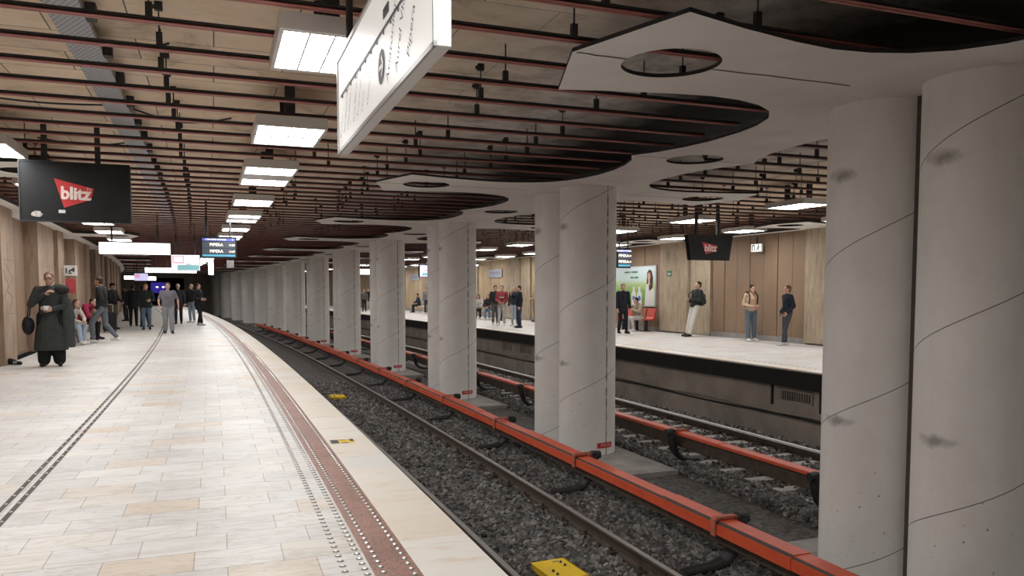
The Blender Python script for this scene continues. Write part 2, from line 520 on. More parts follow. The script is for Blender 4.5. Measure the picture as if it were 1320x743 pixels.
def join_meshes(me, mb):
    """append MB geometry to a mesh"""
    b = len(me.vertices)
    vs = [tuple(v.co) for v in me.vertices] + [tuple(v) for v in mb.v]
    fs = [tuple(p.vertices) for p in me.polygons] + [tuple(i + b for i in f) for f in mb.f]
    out = D.meshes.new('body'); out.from_pydata(vs, [], fs)
    out.polygons.foreach_set('use_smooth', [True] * len(fs)); out.update()
    D.meshes.remove(me)
    return out

SKIN = (.50, .30, .22)
def stand(**kw):
    J = dict(pelvis=(0, 0, .95), chest=(0, 0, 1.28), neck=(0, 0, 1.47), head=(0, .02, 1.61),
             hl=(-.09, 0, .92), hr=(.09, 0, .92), kl=(-.10, .02, .50), kr=(.10, .02, .50), al=(-.105, -.02, .085), ar=(.105, -.02, .085),
             sl=(-.185, 0, 1.40), sr=(.185, 0, 1.40), el=(-.245, -.03, 1.12), er=(.245, -.03, 1.12), wl=(-.25, .05, .88), wr=(.25, .05, .88),
             fl=(-.15, 1, 0), fr=(.15, 1, 0))
    J.update(kw)
    return {k: Vector(v) for k, v in J.items()}

def seated(**kw):
    J = dict(pelvis=(0, 0, .53), chest=(0, .06, .87), neck=(0, .10, 1.06), head=(0, .15, 1.19),
             hl=(-.09, 0, .50), hr=(.09, 0, .50), kl=(-.11, .43, .50), kr=(.11, .43, .50), al=(-.11, .40, .085), ar=(.11, .44, .085),
             sl=(-.18, .07, .99), sr=(.18, .07, .99), el=(-.23, .18, .74), er=(.23, .18, .74), wl=(-.08, .38, .66), wr=(.08, .38, .66))
    J.update(kw)
    return stand(**J)

def lean_all(J, dy, keys=('chest', 'neck', 'head', 'sl', 'sr', 'el', 'er', 'wl', 'wr')):
    for k in keys: J[k] = J[k] + Vector((0, dy * (J[k].z - .95) / .6, 0))
    return J

def ring_line(pts, n=None):
    return pts

def person(label, u, v, rz, H, J, top, bottom, shoes, hair=(.03, .02, .015), style='short', skin=SKIN, sleeve='long', top_kind='jacket',
           voxel=.013, z=0.0, wide=1.0, leg=1.0, cap=None, coat=None, extra=None, name='person', hem=None, faceup=0.0):
    root = empty(name, W(u, v, z), rz)
    tag(root, label, 'person')
    S = H / 1.75
    g = 1.0
    J = {k: p.copy() for k, p in J.items()}
    sk = M.get(('skin', skin)) or M.setdefault(('skin', skin), plain('skin', skin, .55, 0, .08, 10))
    hd = (J['head'] - J['neck']).normalized()
    # ---- body: one surface
    b = MB()
    pe, ch, ne, he = J['pelvis'], J['chest'], J['neck'], J['head']
    mid = pe.lerp(ch, .45)
    b.loft([(pe + Vector((0, 0, -.10)), .10 * wide, .08), (pe, .155 * wide, .10), (mid, .13 * wide, .095), (ch, .155 * wide, .105),
            (ch.lerp(ne, .55), .15 * wide, .085), (ch.lerp(ne, .85), .085, .06)])
    b.tcap(ch.lerp(ne, .7), .055, he + Vector((0, -.02, -.04)), .05)
    for s_ in 'lr':
        b.tcap(J['s' + s_], .052, J['e' + s_], .042); b.tcap(J['e' + s_], .041, J['w' + s_], .028)
        b.tcap(ch.lerp(ne, .55), .07, J['s' + s_], .055)
        b.tcap(J['h' + s_], .082 * min(leg, 1.1), J['k' + s_], .056); b.tcap(J['k' + s_], .055, J['a' + s_], .036)
        f = (J['f' + s_] * 1.0); f.z = 0; f.normalize()
        b.tcap(J['a' + s_] + Vector((0, 0, -.03)), .038, J['a' + s_] + f * .13 + Vector((0, 0, -.055)), .025)
    # head
    tilt = Matrix.Rotation(faceup, 3, 'X')
    def hp(x, y, z_): return he + tilt @ Vector((x, y, z_))
    b.ell(hp(0, -.01, .025), .073, .092, .092); b.ell(hp(0, .018, -.045), .056, .066, .068)
    b.tcap(hp(0, .085, .005), .010, hp(0, .103, -.028), .015, 8)
    b.ell(hp(0, .072, -.066), .026, .014, .011); b.ell(hp(0, .065, -.100), .024, .02, .018)
    for sx in (-1, 1):
        b.ell(hp(sx * .074, -.012, -.01), .012, .022, .032, 8, 6)
        b.ell(hp(sx * .03, .074, .028), .026, .014, .010, 8, 6)
    body = remesh(b, voxel, 1)
    # hands: palm, four fingers, thumb
    h = MB()
    for s_, sx in (('l', -1), ('r', 1)):
        w_, e_ = J['w' + s_], J['e' + s_]
        d = (w_ - e_).normalized()
        inn = Vector((-sx, 0, 0)); inn = (inn - d * inn.dot(d))
        if inn.length < .2: inn = Vector((0, 0, -1)) - d * Vector((0, 0, -1)).dot(d)
        inn.normalize()
        wid = d.cross(inn).normalized()
        if wid.y < 0: wid = -wid
        for q in (-.026, -.009, .009, .026):
            h.tcap(w_ - d * .01 + wid * q * .6, .016, w_ + d * .085 + wid * q, .013, 7)
        for q, L in ((-.032, .062), (-.011, .078), (.011, .084), (.032, .074)):
            k0 = w_ + d * .09 + wid * q
            k1 = k0 + (d * .85 + inn * .5).normalized() * L * .55
            k2 = k1 + (d * .45 + inn * .9).normalized() * L * .5
            h.tcap(k0, .0095, k1, .0085, 7); h.tcap(k1, .0085, k2, .007, 7)
        t0 = w_ + d * .025 + wid * .028
        t1 = t0 + (d * .5 + wid * .7 + inn * .3).normalized() * .045
        t2 = t1 + (d * .85 + inn * .4).normalized() * .034
        h.tcap(t0, .013, t1, .011, 7); h.tcap(t1, .0105, t2, .008, 7)
    body = join_meshes(body, h)
    def part(nm, me, mat):
        if isinstance(me, MB): me = me.mesh(True)
        o = link(nm, me, mat, root); o.scale = (S, S, S); return o
    part('body', body, sk)
    # ---- face
    e = MB()
    for sx in (-1, 1): e.ell(hp(sx * .030, .078, .012), .012, .010, .007, 8, 6)
    part('eyes', e, M.setdefault('eye', plain('eye', (.03, .022, .02), .3)))
    mo = MB(); mo.ell(hp(0, .083, -.066), .021, .006, .006, 8, 5)
    part('mouth', mo, M.setdefault('lip', plain('lip', (.34, .13, .11), .5)))
    # ---- hair
    if style != 'bald':
        q = MB()
        q.ell(hp(0, -.024, .045), .084, .094, .086)
        q.ell(hp(0, -.048, -.005), .076, .062, .080)
        if style == 'long':
            q.loft([(hp(0, -.075, -.20), .07, .035), (hp(0, -.07, -.12), .088, .05), (hp(0, -.06, -.03), .088, .06), (hp(0, -.04, .04), .08, .06)], 14)
            for sx in (-1, 1): q.tcap(hp(sx * .075, -.01, .04), .022, hp(sx * .082, .0, -.15), .02, 8)
        if style == 'bun': q.ell(hp(0, -.07, .105), .045, .045, .042)
        if style == 'tail': q.tcap(hp(0, -.11, .03), .032, hp(0, -.13, -.13), .018)
        hm = remesh(q, .012, 2)
        part('hair', hm, cloth(hair, .6))
    if cap:
        q = MB()
        q.loft([(hp(0, -.012, .045), .088, .104), (hp(0, -.012, .085), .087, .10), (hp(0, -.015, .118), .066, .078), (hp(0, -.015, .132), .03, .035)], 18)
        q.loft([(hp(0, .105, .044), .066, .072), (hp(0, .105, .055), .066, .070)], 18)
        part('cap', q, cloth(cap))
    # ---- trousers
    t = MB()
    if bottom is not None:
        t.loft([(pe + Vector((0, 0, -.13)), .12 * wide, .10), (pe + Vector((0, 0, -.02)), .178 * wide, .128), (pe.lerp(ch, .2), .165 * wide, .12)])
        lw = leg
        for s_ in 'lr':
            t.tcap(J['h' + s_], .100 * (1 + (lw - 1) * .4), J['k' + s_], .072 * lw)
            lo = J['k' + s_].lerp(J['a' + s_], .92)
            t.tcap(J['k' + s_], .072 * lw, lo, .056 * lw)
        part('trousers', remesh(t, voxel, 2), cloth(bottom))
    # ---- shoes
    if shoes is not None:
        for s_ in 'lr':
            q = MB()
            f = J['f' + s_].copy(); f.z = 0; f.normalize()
            a = J['a' + s_]
            base = Vector((a.x, a.y, a.z - .085))
            toe = base + f * .165; heel = base - f * .055
            q.tcap(heel + Vector((0, 0, .045)), .043, toe + Vector((0, 0, .036)), .036)
            q.tcap(base + Vector((0, 0, .08)), .046, base + f * .07 + Vector((0, 0, .05)), .046)
            sh = remesh(q, .012, 1)
            for vv in sh.vertices:
                if vv.co.z < base.z + .004: vv.co.z = base.z + .004
            part('shoe', sh, cloth(shoes, .6))
    # ---- top garment
    q = MB()
    wv = wide
    if coat is None:
        hemz = hem if hem is not None else -.03
        q.loft([(pe + Vector((0, 0, hemz)), .175 * wv, .135), (mid, .165 * wv, .13), (ch, .185 * wv, .135), (ch.lerp(ne, .5), .18 * wv, .11), (ch.lerp(ne, .93), .095, .078)])
    else:
        L_, flare = coat
        q.loft([((pe.x, pe.y, L_), flare, flare * .78), ((pe.x, pe.y, (L_ + pe.z) / 2), flare * .88, flare * .68), (pe, .195 * wv, .155), (mid, .175 * wv, .14), (ch, .20 * wv, .145),
                (ch.lerp(ne, .5), .19 * wv, .115), (ch.lerp(ne, .95), .10, .082)])
    r1 = .072 if top_kind == 'jacket' else .062
    for s_ in 'lr':
        q.tcap(ch.lerp(ne, .5), .09, J['s' + s_], r1 + .006)
        if sleeve == 'long':
            q.tcap(J['s' + s_], r1 + .004, J['e' + s_], r1 - .01)
            q.tcap(J['e' + s_], r1 - .01, J['e' + s_].lerp(J['w' + s_], .93), r1 - .022)
        else:
            q.tcap(J['s' + s_], .068, J['s' + s_].lerp(J['e' + s_], .72), .062)
    if top_kind == 'jacket':
        q.loft([(ne + Vector((0, -.005, -.06)), .092, .085), (ne + Vector((0, 0, .015)), .078, .074)], 16)
    part({'jacket': 'jacket', 'shirt': 'shirt', 'coat': 'coat', 'sweater': 'sweater'}.get('coat' if coat else top_kind, 'jacket'), remesh(q, voxel, 2), cloth(top))
    if top_kind == 'jacket' and coat is None:
        z_ = MB(); z_.tube([mid + Vector((0, .135, -.1)), mid + Vector((0, .137, 0)), ch + Vector((0, .138, 0)), ch.lerp(ne, .5) + Vector((0, .112, 0))], .006, 6)
        part('zip', z_, MDM)
    if extra: extra(root, J, S, part)
    return root

BLACKC = (.018, .018, .021); NAVY = (.022, .028, .05); JEAN = (.13, .19, .28); JEANL = (.30, .37, .46); GREYT = (.22, .22, .235)
WHITE = (.66, .64, .60); OLIVE = (.12, .10, .065); TEEGREY = (.17, .165, .19)
def fv(px, py): return px, py
CAM = PI        # facing the camera

# woman in the long coat
def woman_extra(root, J, S, part):
    q = MB()     # fur-trimmed hood lying on the shoulder
    q.ell((-.20, .02, 1.41), .13, .12, .095); q.ell((-.14, -.06, 1.44), .12, .09, .08)
    part('hood', remesh(q, .014, 2), cloth((.028, .028, .026)))
    q = MB()     # second coat folded over the arm
    q.tcap((-.26, .03, 1.20), .10, (-.30, .0, .90), .11); q.loft([((-.27, -.02, .34), .125, .11), ((-.28, -.01, .60), .12, .10), ((-.28, 0, .95), .11, .095)])
    part('folded_coat', remesh(q, .014, 3), cloth((.050, .056, .054)))
    q = MB(); q.box(-.02, .06, .36, .372, 1.04, 1.12, 0, .004); part('phone', q, MWHT)
    g = MB()
    for sx in (-1, 1):
        pts = [J['head'] + Vector((sx * .030 + .024 * math.cos(a), .094, .012 + .018 * math.sin(a))) for a in [k * PI / 6 for k in range(13)]]
        g.tube(pts, .0035, 5)
    g.tube([J['head'] + Vector((-.008, .098, .012)), J['head'] + Vector((.008, .098, .012))], .003, 5)
    part('glasses', g, MDM)
    b = MB()
    q2 = J['wl'] + Vector((.05, .05, .0))
    b.box(q2.x - .01, q2.x + .13, q2.y - .02, q2.y, q2.z - .015, q2.z + .05, 0, .006)
    part('cuff', b, cloth((.40, .38, .35)))
J = stand(el=(-.30, .04, 1.12), wl=(-.07, .25, 1.06), er=(.29, .10, 1.14), wr=(.05, .20, 1.33), al=(-.13, -.02, .085), ar=(.12, 0, .085), kl=(-.11, .02, .5))
for k in ('sl', 'sr'): J[k].z = 1.41
person('woman with glasses in a long charcoal coat and wide black trousers', 17.66, -3.0, CAM + .42, 1.88, J, (.038, .043, .041), (.013, .014, .016), BLACKC,
       hair=(.11, .06, .04), style='bun', skin=(.42, .24, .19), coat=(.30, .285), leg=1.85, extra=woman_extra, voxel=.012)
# walker
J = stand(kl=(-.09, .22, .52), al=(-.09, .20, .085), kr=(.09, -.04, .49), ar=(.09, -.33, .13), el=(-.25, -.10, 1.13), wl=(-.24, .04, .90), er=(.25, .02, 1.13), wr=(.24, .16, .93), head=(0, .06, 1.60))
person('man in black jacket and grey jeans striding past the benches', 25.0, -2.80, PI / 2 + .1, 1.93, J, BLACKC, (.13, .145, .165), WHITE, hair=(.05, .03, .02), skin=(.40, .24, .17))
# grey T-shirt man
J = stand(kl=(-.10, .10, .52), al=(-.11, .12, .085), kr=(.10, .03, .50), ar=(.11, -.12, .085), el=(-.30, -.06, 1.14), wl=(-.32, .06, .92), er=(.29, -.02, 1.13), wr=(.27, .14, .94))
person('heavyset man in grey T-shirt and grey trousers walking up the platform', 29.6, -1.15, CAM + .42, 1.80, J, TEEGREY, (.25, .255, .275), BLACKC, hair=(.06, .04, .03), top_kind='shirt', sleeve='short', wide=1.22, leg=1.25, skin=(.52, .31, .23))
# green-jacket companion
J = stand(wl=(-.16, .22, 1.10), el=(-.27, .02, 1.12), kr=(.10, .08, .5), ar=(.10, .08, .085))
person('woman in dark green hooded jacket and blue jeans walking', 32.9, -1.96, CAM + .40, 1.78, J, (.02, .028, .025), (.10, .15, .21), BLACKC, hair=(.22, .13, .06), wide=1.2, hem=-.12)
# man behind the grey T-shirt
person('man in dark jacket half hidden behind the man in grey T-shirt', 37.9, -.80, CAM + .3, 1.82, stand(wr=(.18, .26, 1.12)), (.025, .025, .03), BLACKC, BLACKC, hair=(.35, .33, .3), skin=(.52, .33, .26))
# pair by the edge strip
J = stand(ar=(.14, .26, .085), kr=(.12, .16, .50), al=(-.10, -.08, .085), wl=(-.14, .22, 1.08), wr=(.14, .22, 1.08))
person('person all in black with white sneakers waiting by the tactile strip', 36.2, -.02, -PI / 2 - .25, 1.82, J, BLACKC, (.015, .016, .02), WHITE, hair=(.035, .025, .02), style='short', hem=-.16)
person('person in black jacket and light jeans standing beside the one in black', 39.4, -.20, CAM - .3, 1.82, stand(), BLACKC, (.22, .27, .33), WHITE, hair=(.42, .36, .28))
# dark group near the wall
person('man in black coat and black trousers standing far along the wall', 36.2, -2.55, .35, 1.79, stand(), BLACKC, (.014, .014, .017), BLACKC, style='short', hem=-.22, wide=1.12)
person('person in black jacket close beside the man in black coat', 35.4, -2.15, -.5, 1.72, stand(ar=(.13, .16, .085), kr=(.11, .1, .5)), (.016, .016, .018), (.016, .016, .02), BLACKC, wide=1.05)
person('person in black hidden beyond the pilaster, facing the wall', 42.6, -3.1, PI / 2, 1.74, stand(), (.02, .02, .022), BLACKC, BLACKC)
# man in cap
J = stand(wl=(-.16, .28, 1.02), wr=(.14, .30, 1.02), el=(-.25, .06, 1.12), er=(.24, .06, 1.12))
person('man in black cap and black jacket with olive trousers', 33.6, -3.15, -PI / 2 - .2, 1.80, J, BLACKC, OLIVE, BLACKC, cap=(.012, .012, .014), skin=(.44, .27, .2))
# seated by the wall
J = seated(chest=(0, .10, .86), neck=(0, .2, 1.02), head=(0, .27, 1.13), sl=(-.17, .17, .96), sr=(.17, .17, .96), el=(-.22, .30, .70), er=(.22, .30, .70), wl=(-.06, .46, .62), wr=(.06, .46, .62), ar=(.13, .52, .085), al=(-.10, .36, .085))
person('seated person in pale top and light blue jeans bent forward', 24.5, -3.56, -PI / 2 - .3, 1.74, J, (.46, .40, .35), JEANL, WHITE, hair=(.06, .035, .025), style='long', top_kind='sweater', z=.02)
J = seated(chest=(0, .16, .84), neck=(0, .32, .97), head=(0, .40, 1.03), sl=(-.17, .27, .93), sr=(.17, .27, .93), el=(-.23, .40, .68), er=(.23, .40, .68), wl=(-.08, .52, .58), wr=(.08, .52, .58))
person('seated person in crimson jacket and black trousers leaning forward', 26.6, -3.50, -PI / 2 - .2, 1.92, J, (.27, .025, .06), BLACKC, BLACKC, hair=(.03, .02, .015), z=.02)
# far platform
def chest_print(root, J, S, part):
    q = MB()
    for k in range(6): q.box(-.11 + .038 * k, -.085 + .038 * k, .150, .158, 1.20, 1.25)
    part('lettering', q, MPALE)
J = stand(kl=(-.09, .08, .51), al=(-.09, .10, .085), kr=(.09, -.02, .5), ar=(.09, -.13, .085))
person('grey-haired man in dark suit walking beside the poster', 23.57, 13.49, CAM + .35, 1.76, J, (.016, .018, .026), (.016, .017, .022), BLACKC, hair=(.20, .17, .15), hem=-.20)
J = stand(wl=(-.04, .26, 1.16), wr=(.05, .25, 1.16), al=(-.09, .24, .085), ar=(.09, .20, .085), kl=(-.10, .14, .50), kr=(.10, .11, .50))
J = lean_all(J, -.12)
person('young man in white trousers and dark jacket leaning back on the wall', 21.15, 14.72, PI / 2 + .35, 1.82, J, (.03, .034, .033), (.62, .60, .55), (.03, .022, .02), hair=(.03, .02, .016), leg=1.15)
J = stand(wl=(-.10, .24, 1.06), wr=(.10, .24, 1.06), al=(-.11, .02, .085), ar=(.14, .10, .085), head=(0, .07, 1.59))
person('woman in beige sweater and blue jeans looking down by brown panels', 18.6, 14.85, CAM + .25, 1.70, J, (.50, .36, .25), (.12, .155, .19), WHITE, hair=(.025, .018, .015), style='bun', top_kind='sweater', leg=1.1, skin=(.5, .3, .22))
J = stand(al=(-.09, .16, .085), kl=(-.09, .10, .5), wl=(-.19, .10, .95), wr=(.19, .10, .95), el=(-.25, -.06, 1.14), er=(.25, -.06, 1.14))
person('bald-cropped man in navy jacket and dark jeans facing the woman in beige', 16.85, 14.62, PI / 2 + .15, 1.66, J, (.015, .019, .032), (.055, .06, .068), (.5, .5, .5), hair=(.10, .05, .03), skin=(.42, .24, .17))
person('person in crimson hooded sweatshirt and pale trousers in the standing group', 30.74, 11.9, CAM - .1, 1.73, stand(wl=(-.12, .24, 1.0), wr=(.10, .24, 1.02), ar=(.14, .02, .085)), (.24, .045, .05), (.42, .41, .38), WHITE, hair=(.02, .016, .014), style='short', extra=chest_print)
person('person in black jacket and washed jeans in the standing group', 30.2, 12.25, CAM - .4, 1.70, stand(), (.03, .033, .042), (.33, .38, .43), WHITE, hair=(.3, .24, .18), style='long')
person('tall man in navy jacket and navy jeans with head thrown back', 28.6, 11.75, PI / 2 + .3, 1.72, stand(wr=(.16, .26, 1.35), er=(.24, .14, 1.22)), (.017, .02, .03), (.028, .04, .075), BLACKC, hair=(.02, .016, .012))
person('person in tan jacket standing at the column side by the far wall', 33.6, 14.85, PI / 2 + .2, 1.74, stand(wl=(-.12, .26, 1.1)), (.36, .25, .16), (.20, .17, .14), BLACKC)
person('person with dark hair and black jacket behind the one in crimson', 31.6, 11.95, CAM + .3, 1.74, stand(el=(-.3, .1, 1.2), wl=(-.2, .3, 1.25)), (.03, .028, .03), (.10, .10, .11), WHITE, hair=(.015, .012, .012))
person('seated person in grey top between the bench people and the group', 36.0, 13.9, CAM + .2, 1.74, seated(chest=(0, .14, .86), neck=(0, .26, 1.0), head=(0, .34, 1.08)), (.05, .05, .055), (.03, .03, .035), BLACKC, hair=(.02, .015, .012))
person('seated person in white hooded top at the far bench end', 38.2, 13.75, CAM, 1.74, seated(), (.55, .52, .50), BLACKC, WHITE, hair=(.05, .035, .03), style='long')
person('seated person in dark jacket and blue jeans on the far white bench', 37.0, 13.85, CAM - .2, 1.74, seated(), (.035, .033, .035), JEAN, WHITE, hair=(.09, .05, .03), style='long')
person('seated man in navy jacket on the white bench beyond', 50.8, 14.6, PI / 2 + .3, 1.74, seated(), (.03, .04, .075), BLACKC, BLACKC)
person('man with white T-shirt under a dark jacket standing beside the white bench', 47.5, 14.0, CAM - .3, 1.70, stand(), (.20, .20, .22), (.035, .045, .075), WHITE)
person('person in grey top and black trousers standing far between the columns', 54.5, 11.75, CAM, 1.62, stand(), (.12, .11, .11), BLACKC, BLACKC)
person('person in black coat with pale trousers standing far between the columns', 56.2, 12.55, CAM - .5, 1.68, stand(), (.02, .02, .022), (.45, .43, .40), WHITE, hem=-.2)
J = seated(head=(0, .22, 1.15), wl=(-.05, .34, .80), wr=(.05, .34, .80), al=(-.10, .34, .085))
person('seated person in tan jacket and pale trousers on the red seat', 24.55, 14.84, PI / 2 + .35, 1.72, J, (.36, .30, .22), (.48, .46, .43), WHITE, hair=(.03, .02, .017), top_kind='jacket')

# ------------------------------------------------------------------ setting
mb = sweep([(WL - .02, 0), (-2.6, 0), (-1.475, 0), (-1.405, 0), (-1.395, 0), (-1.325, 0), (.2, 0), (.725, 0)], U0, U1, 1.5)
struct('floor', mb, MF)
mb = sweep([(.725, 0), (.965, 0)], U0, U1, 1.5); struct('trim_1', mb, MG)
mb = sweep([(.965, 0), (EDGE, 0), (EDGE, -.12), (EDGE - .06, -.12)], U0, U1, 1.0); struct('trim_2', mb, ME)
mb = sweep([(EDGE - .06, -.12), (EDGE - .06, -.30), (EDGE - .35, -.30), (EDGE - .35, -1.5)], U0, U1, 1.5); struct('wall_platform_face', mb, MPIT)
mb = sweep([(EDGE - .4, -1.5), (2.0, ZB - .03), (3.2, ZB), (5, ZB), (AX, ZB), (7, ZB), (8.4, ZB), (9.6, ZB - .03), (FEDGE + .4, -1.5)], U0, U1 + 30, 1.0)
struct('floor_trackbed', mb, MBAL)
mb = sweep([(FEDGE, 0), (WR + .02, 0)], U0, U1, 1.5)
struct('floor_far', mb, MF)
mb = sweep([(FEDGE + .03, -.03), (FEDGE, -.03), (FEDGE, 0.0), (FEDGE + .42, 0.001)], U0, U1, 1.5); struct('trim_3', mb, ME)
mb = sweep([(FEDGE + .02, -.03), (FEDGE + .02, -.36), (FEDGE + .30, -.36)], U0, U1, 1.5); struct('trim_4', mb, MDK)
mb = sweep([(FEDGE + .30, -.33), (FEDGE + .30, -1.0), (FEDGE + .22, -1.02), (FEDGE + .22, -1.5)], U0, U1, 1.5); struct('wall_far_platform_face', mb, MPIT)
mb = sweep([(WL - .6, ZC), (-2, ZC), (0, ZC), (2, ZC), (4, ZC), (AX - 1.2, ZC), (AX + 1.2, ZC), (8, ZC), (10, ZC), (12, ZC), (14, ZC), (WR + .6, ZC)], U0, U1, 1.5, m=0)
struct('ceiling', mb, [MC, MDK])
# long walls: backing plus pilasters and panels
mb = sweep([(WL - .5, 0), (WL - .5, ZC)], U0, U1, 1.5, uvmode='arc'); struct('wall_left', mb, MTP)
mb = sweep([(WR + .5, ZC), (WR + .5, 0)], U0, U1, 1.5, uvmode='arc'); struct('wall_right', mb, MT)
for side, v0, sgn in (('back', U0, 1), ('end', U1, -1)):
    mb = MB()
    u = v0
    if side == 'back':
        mb.quad(W(u, WL - .6, -1.5), W(u, WR + .6, -1.5), W(u, WR + .6, ZC), W(u, WL - .6, ZC)); struct('wall_back', mb, MPIT)
    else:
        # end wall with a dark portal over the near track and one over the far track
        xs = [WL - .6, -.9, 2.75, 7.6, 10.4, WR + .6]
        for i in range(5):
            if i in (1, 3):
                mb.quad(W(u, xs[i], 2.85), W(u, xs[i + 1], 2.85), W(u, xs[i + 1], ZC), W(u, xs[i], ZC))
            else:
                mb.quad(W(u, xs[i], -1.5), W(u, xs[i + 1], -1.5), W(u, xs[i + 1], ZC), W(u, xs[i], ZC))
        struct('wall_end', mb, MPIT)
        mb = MB()
        for a, c in ((-.9, 2.75), (7.6, 10.4)):
            p = [W(u, a), W(u, c), W(u + 14, c), W(u + 14, a)]
            for i, j in ((0, 3), (3, 2), (2, 1)):
                A_, B_ = p[i], p[j]
                mb.quad((A_.x, A_.y, -1.5), (B_.x, B_.y, -1.5), (B_.x, B_.y, 2.85), (A_.x, A_.y, 2.85))
            mb.quad(*[(q.x, q.y, 2.85) for q in p]); mb.quad(*[(q.x, q.y, -.05) for q in p])
        struct('wall_tunnel', mb, MDK)

# pilasters and cladding panels are fixed to the walls: structure
def wall_block(mb, u0, u1, va, vb, z0, z1, m=0):
    """box in bent coordinates"""
    n = 2
    b = len(mb.v)
    for i in range(n + 1):
        u = u0 + (u1 - u0) * i / n
        for v, z in ((va, z0), (vb, z0), (vb, z1), (va, z1)): mb.v.append(W(u, v, z))
    for i in range(n):
        for j in range(4):
            a, c = b + i * 4 + j, b + i * 4 + (j + 1) % 4
            mb.face((a, c, c + 4, a + 4), m)
    mb.face((b + 3, b + 2, b + 1, b), m); e = b + n * 4
    mb.face((e, e + 1, e + 2, e + 3), m)
pil = MB(); pan = MB(); slot = MB(); base = MB()
for k in range(-4, 12):
    a = 19.1 + BAY * k                # left wall: recessed panel zone, then two stone pilasters with a slot
    if a + 7 > U1: break
    for j in range(3):
        wall_block(pan, a + j * 1.03, a + (j + 1) * 1.03 - .02, WL - .5, WL - .30, .10, ZC, 0)
    for (x0, x1, d) in ((3.12, 5.50, .0), (5.95, 7.06, .05)):
        # stone courses
        for z0, z1 in ((0, 1.02), (1.025, 2.12), (2.125, ZC)):
            wall_block(pil, a + x0, a + x1, WL - .5, WL + d, z0, z1, 0)
    wall_block(base, a, a + 3.1, WL - .5, WL - .27, 0, .10, 0)
    wall_block(slot, a + 5.5, a + 5.93, WL - .5, WL - .16, 0, ZC, 0)
struct('wall_left_pilasters', pil, MTP); struct('wall_left_panels', pan, MPL); struct('wall_left_slots', slot, MPC); struct('baseboard_left', base, MPL)
# carved chevrons on the first visible pilaster
cv = MB()
for (ua, za, ub, zb) in ((18.3, 2.05, 18.95, 1.75), (18.95, 1.75, 18.35, 1.50), (18.35, 1.50, 18.9, 1.35), (18.9, 1.35, 18.5, 1.05), (18.1, 1.9, 18.5, 1.6), (18.5, 1.6, 18.1, 1.3)):
    cv.tube([W(ua, WL + .042, za), W(ub, WL + .042, zb)], .012, 5)
struct('trim_5', cv, MSLOT)
pil = MB(); pan = MB(); panc = MB(); base = MB()
for k in range(-4, 12):
    a = 17.05 + BAY * k               # far wall: panels a..a+4.25, pilasters after
    if a + 7 > U1: break
    tgt = panc if k >= 2 else pan
    n = 7
    for j in range(n):
        wall_block(tgt, a + j * 4.2 / n, a + (j + 1) * 4.2 / n - .025, WR + .5, WR + .03 + (.012 if j % 2 else 0), .16, ZC)
    for x0, x1, d in ((4.22, 5.28, -.05), (5.36, 6.98, -.14)):
        wall_block(pil, a + x0, a + x1, WR + .5, WR + d, .05, ZC)
    wall_block(base, a, a + 4.22, WR + .5, WR + .0, 0, .16)
    wall_block(base, a + 4.25, a + 6.95, WR + .5, WR - .04, 0, .05)
struct('wall_right_pilasters', pil, MT); struct('wall_right_panels', pan, MPB); struct('wall_right_pale_panels', panc, MPC); struct('baseboard_right', base, MPLN)

# ------------------------------------------------------------------ scalloped canopy over the column row
half = [(-2.0, .56), (-1.5, .64), (-1.12, .84), (-.86, 1.15), (-.70, 1.6), (-.72, 2.1), (-.82, 2.6), (-.97, 3.10), (0, 3.43)]
def smooth_half():
    # right-hand side of a bay, from arm tip to mid-bay cusp
    side = [(.97, 3.10), (.84, 2.6), (.74, 2.1), (.70, 1.75), (.73, 1.45), (.82, 1.17), (.98, .92), (1.22, .73), (1.55, .61), (1.95, .555), (2.4, .56), (2.85, .63), (3.22, .75), (3.48, .90), (3.53, .93)]
    return side
SIDE = smooth_half()
def canopy_curve(outl, holes, th):
    cu = D.curves.new('c', 'CURVE'); cu.dimensions = '2D'; cu.fill_mode = 'BOTH'; cu.extrude = th / 2
    for pts in [outl] + holes:
        sp = cu.splines.new('POLY'); sp.points.add(len(pts) - 1)
        for p, q in zip(sp.points, pts): p.co = (q[0], q[1], 0, 1)
        sp.use_cyclic_u = True
    o = D.objects.new('tmpc', cu); COL.objects.link(o)
    dg = bpy.context.evaluated_depsgraph_get(); dg.update()
    me = D.meshes.new_from_object(o.evaluated_get(dg), depsgraph=dg)
    D.objects.remove(o)
    return me
def circ(t, w, r, n=36, ry=None):
    return [(t + r * math.cos(2 * PI * i / n), w + (ry or r) * math.sin(2 * PI * i / n)) for i in range(n)]
def add_mesh(mb, me, fn, m=0):
    b = len(mb.v)
    mb.v += [fn(v.co) for v in me.vertices]
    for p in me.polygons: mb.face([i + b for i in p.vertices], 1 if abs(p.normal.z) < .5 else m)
def sidepts(sgn):
    """one side of the canopy from mid-bay (-3.53) to mid-bay (+3.53)"""
    L = [(-t, w * sgn) for t, w in reversed(SIDE)] + [(0, 3.43 * sgn)] + [(t, w * sgn) for t, w in SIDE]
    return L
top = sidepts(1); bot = sidepts(-1)
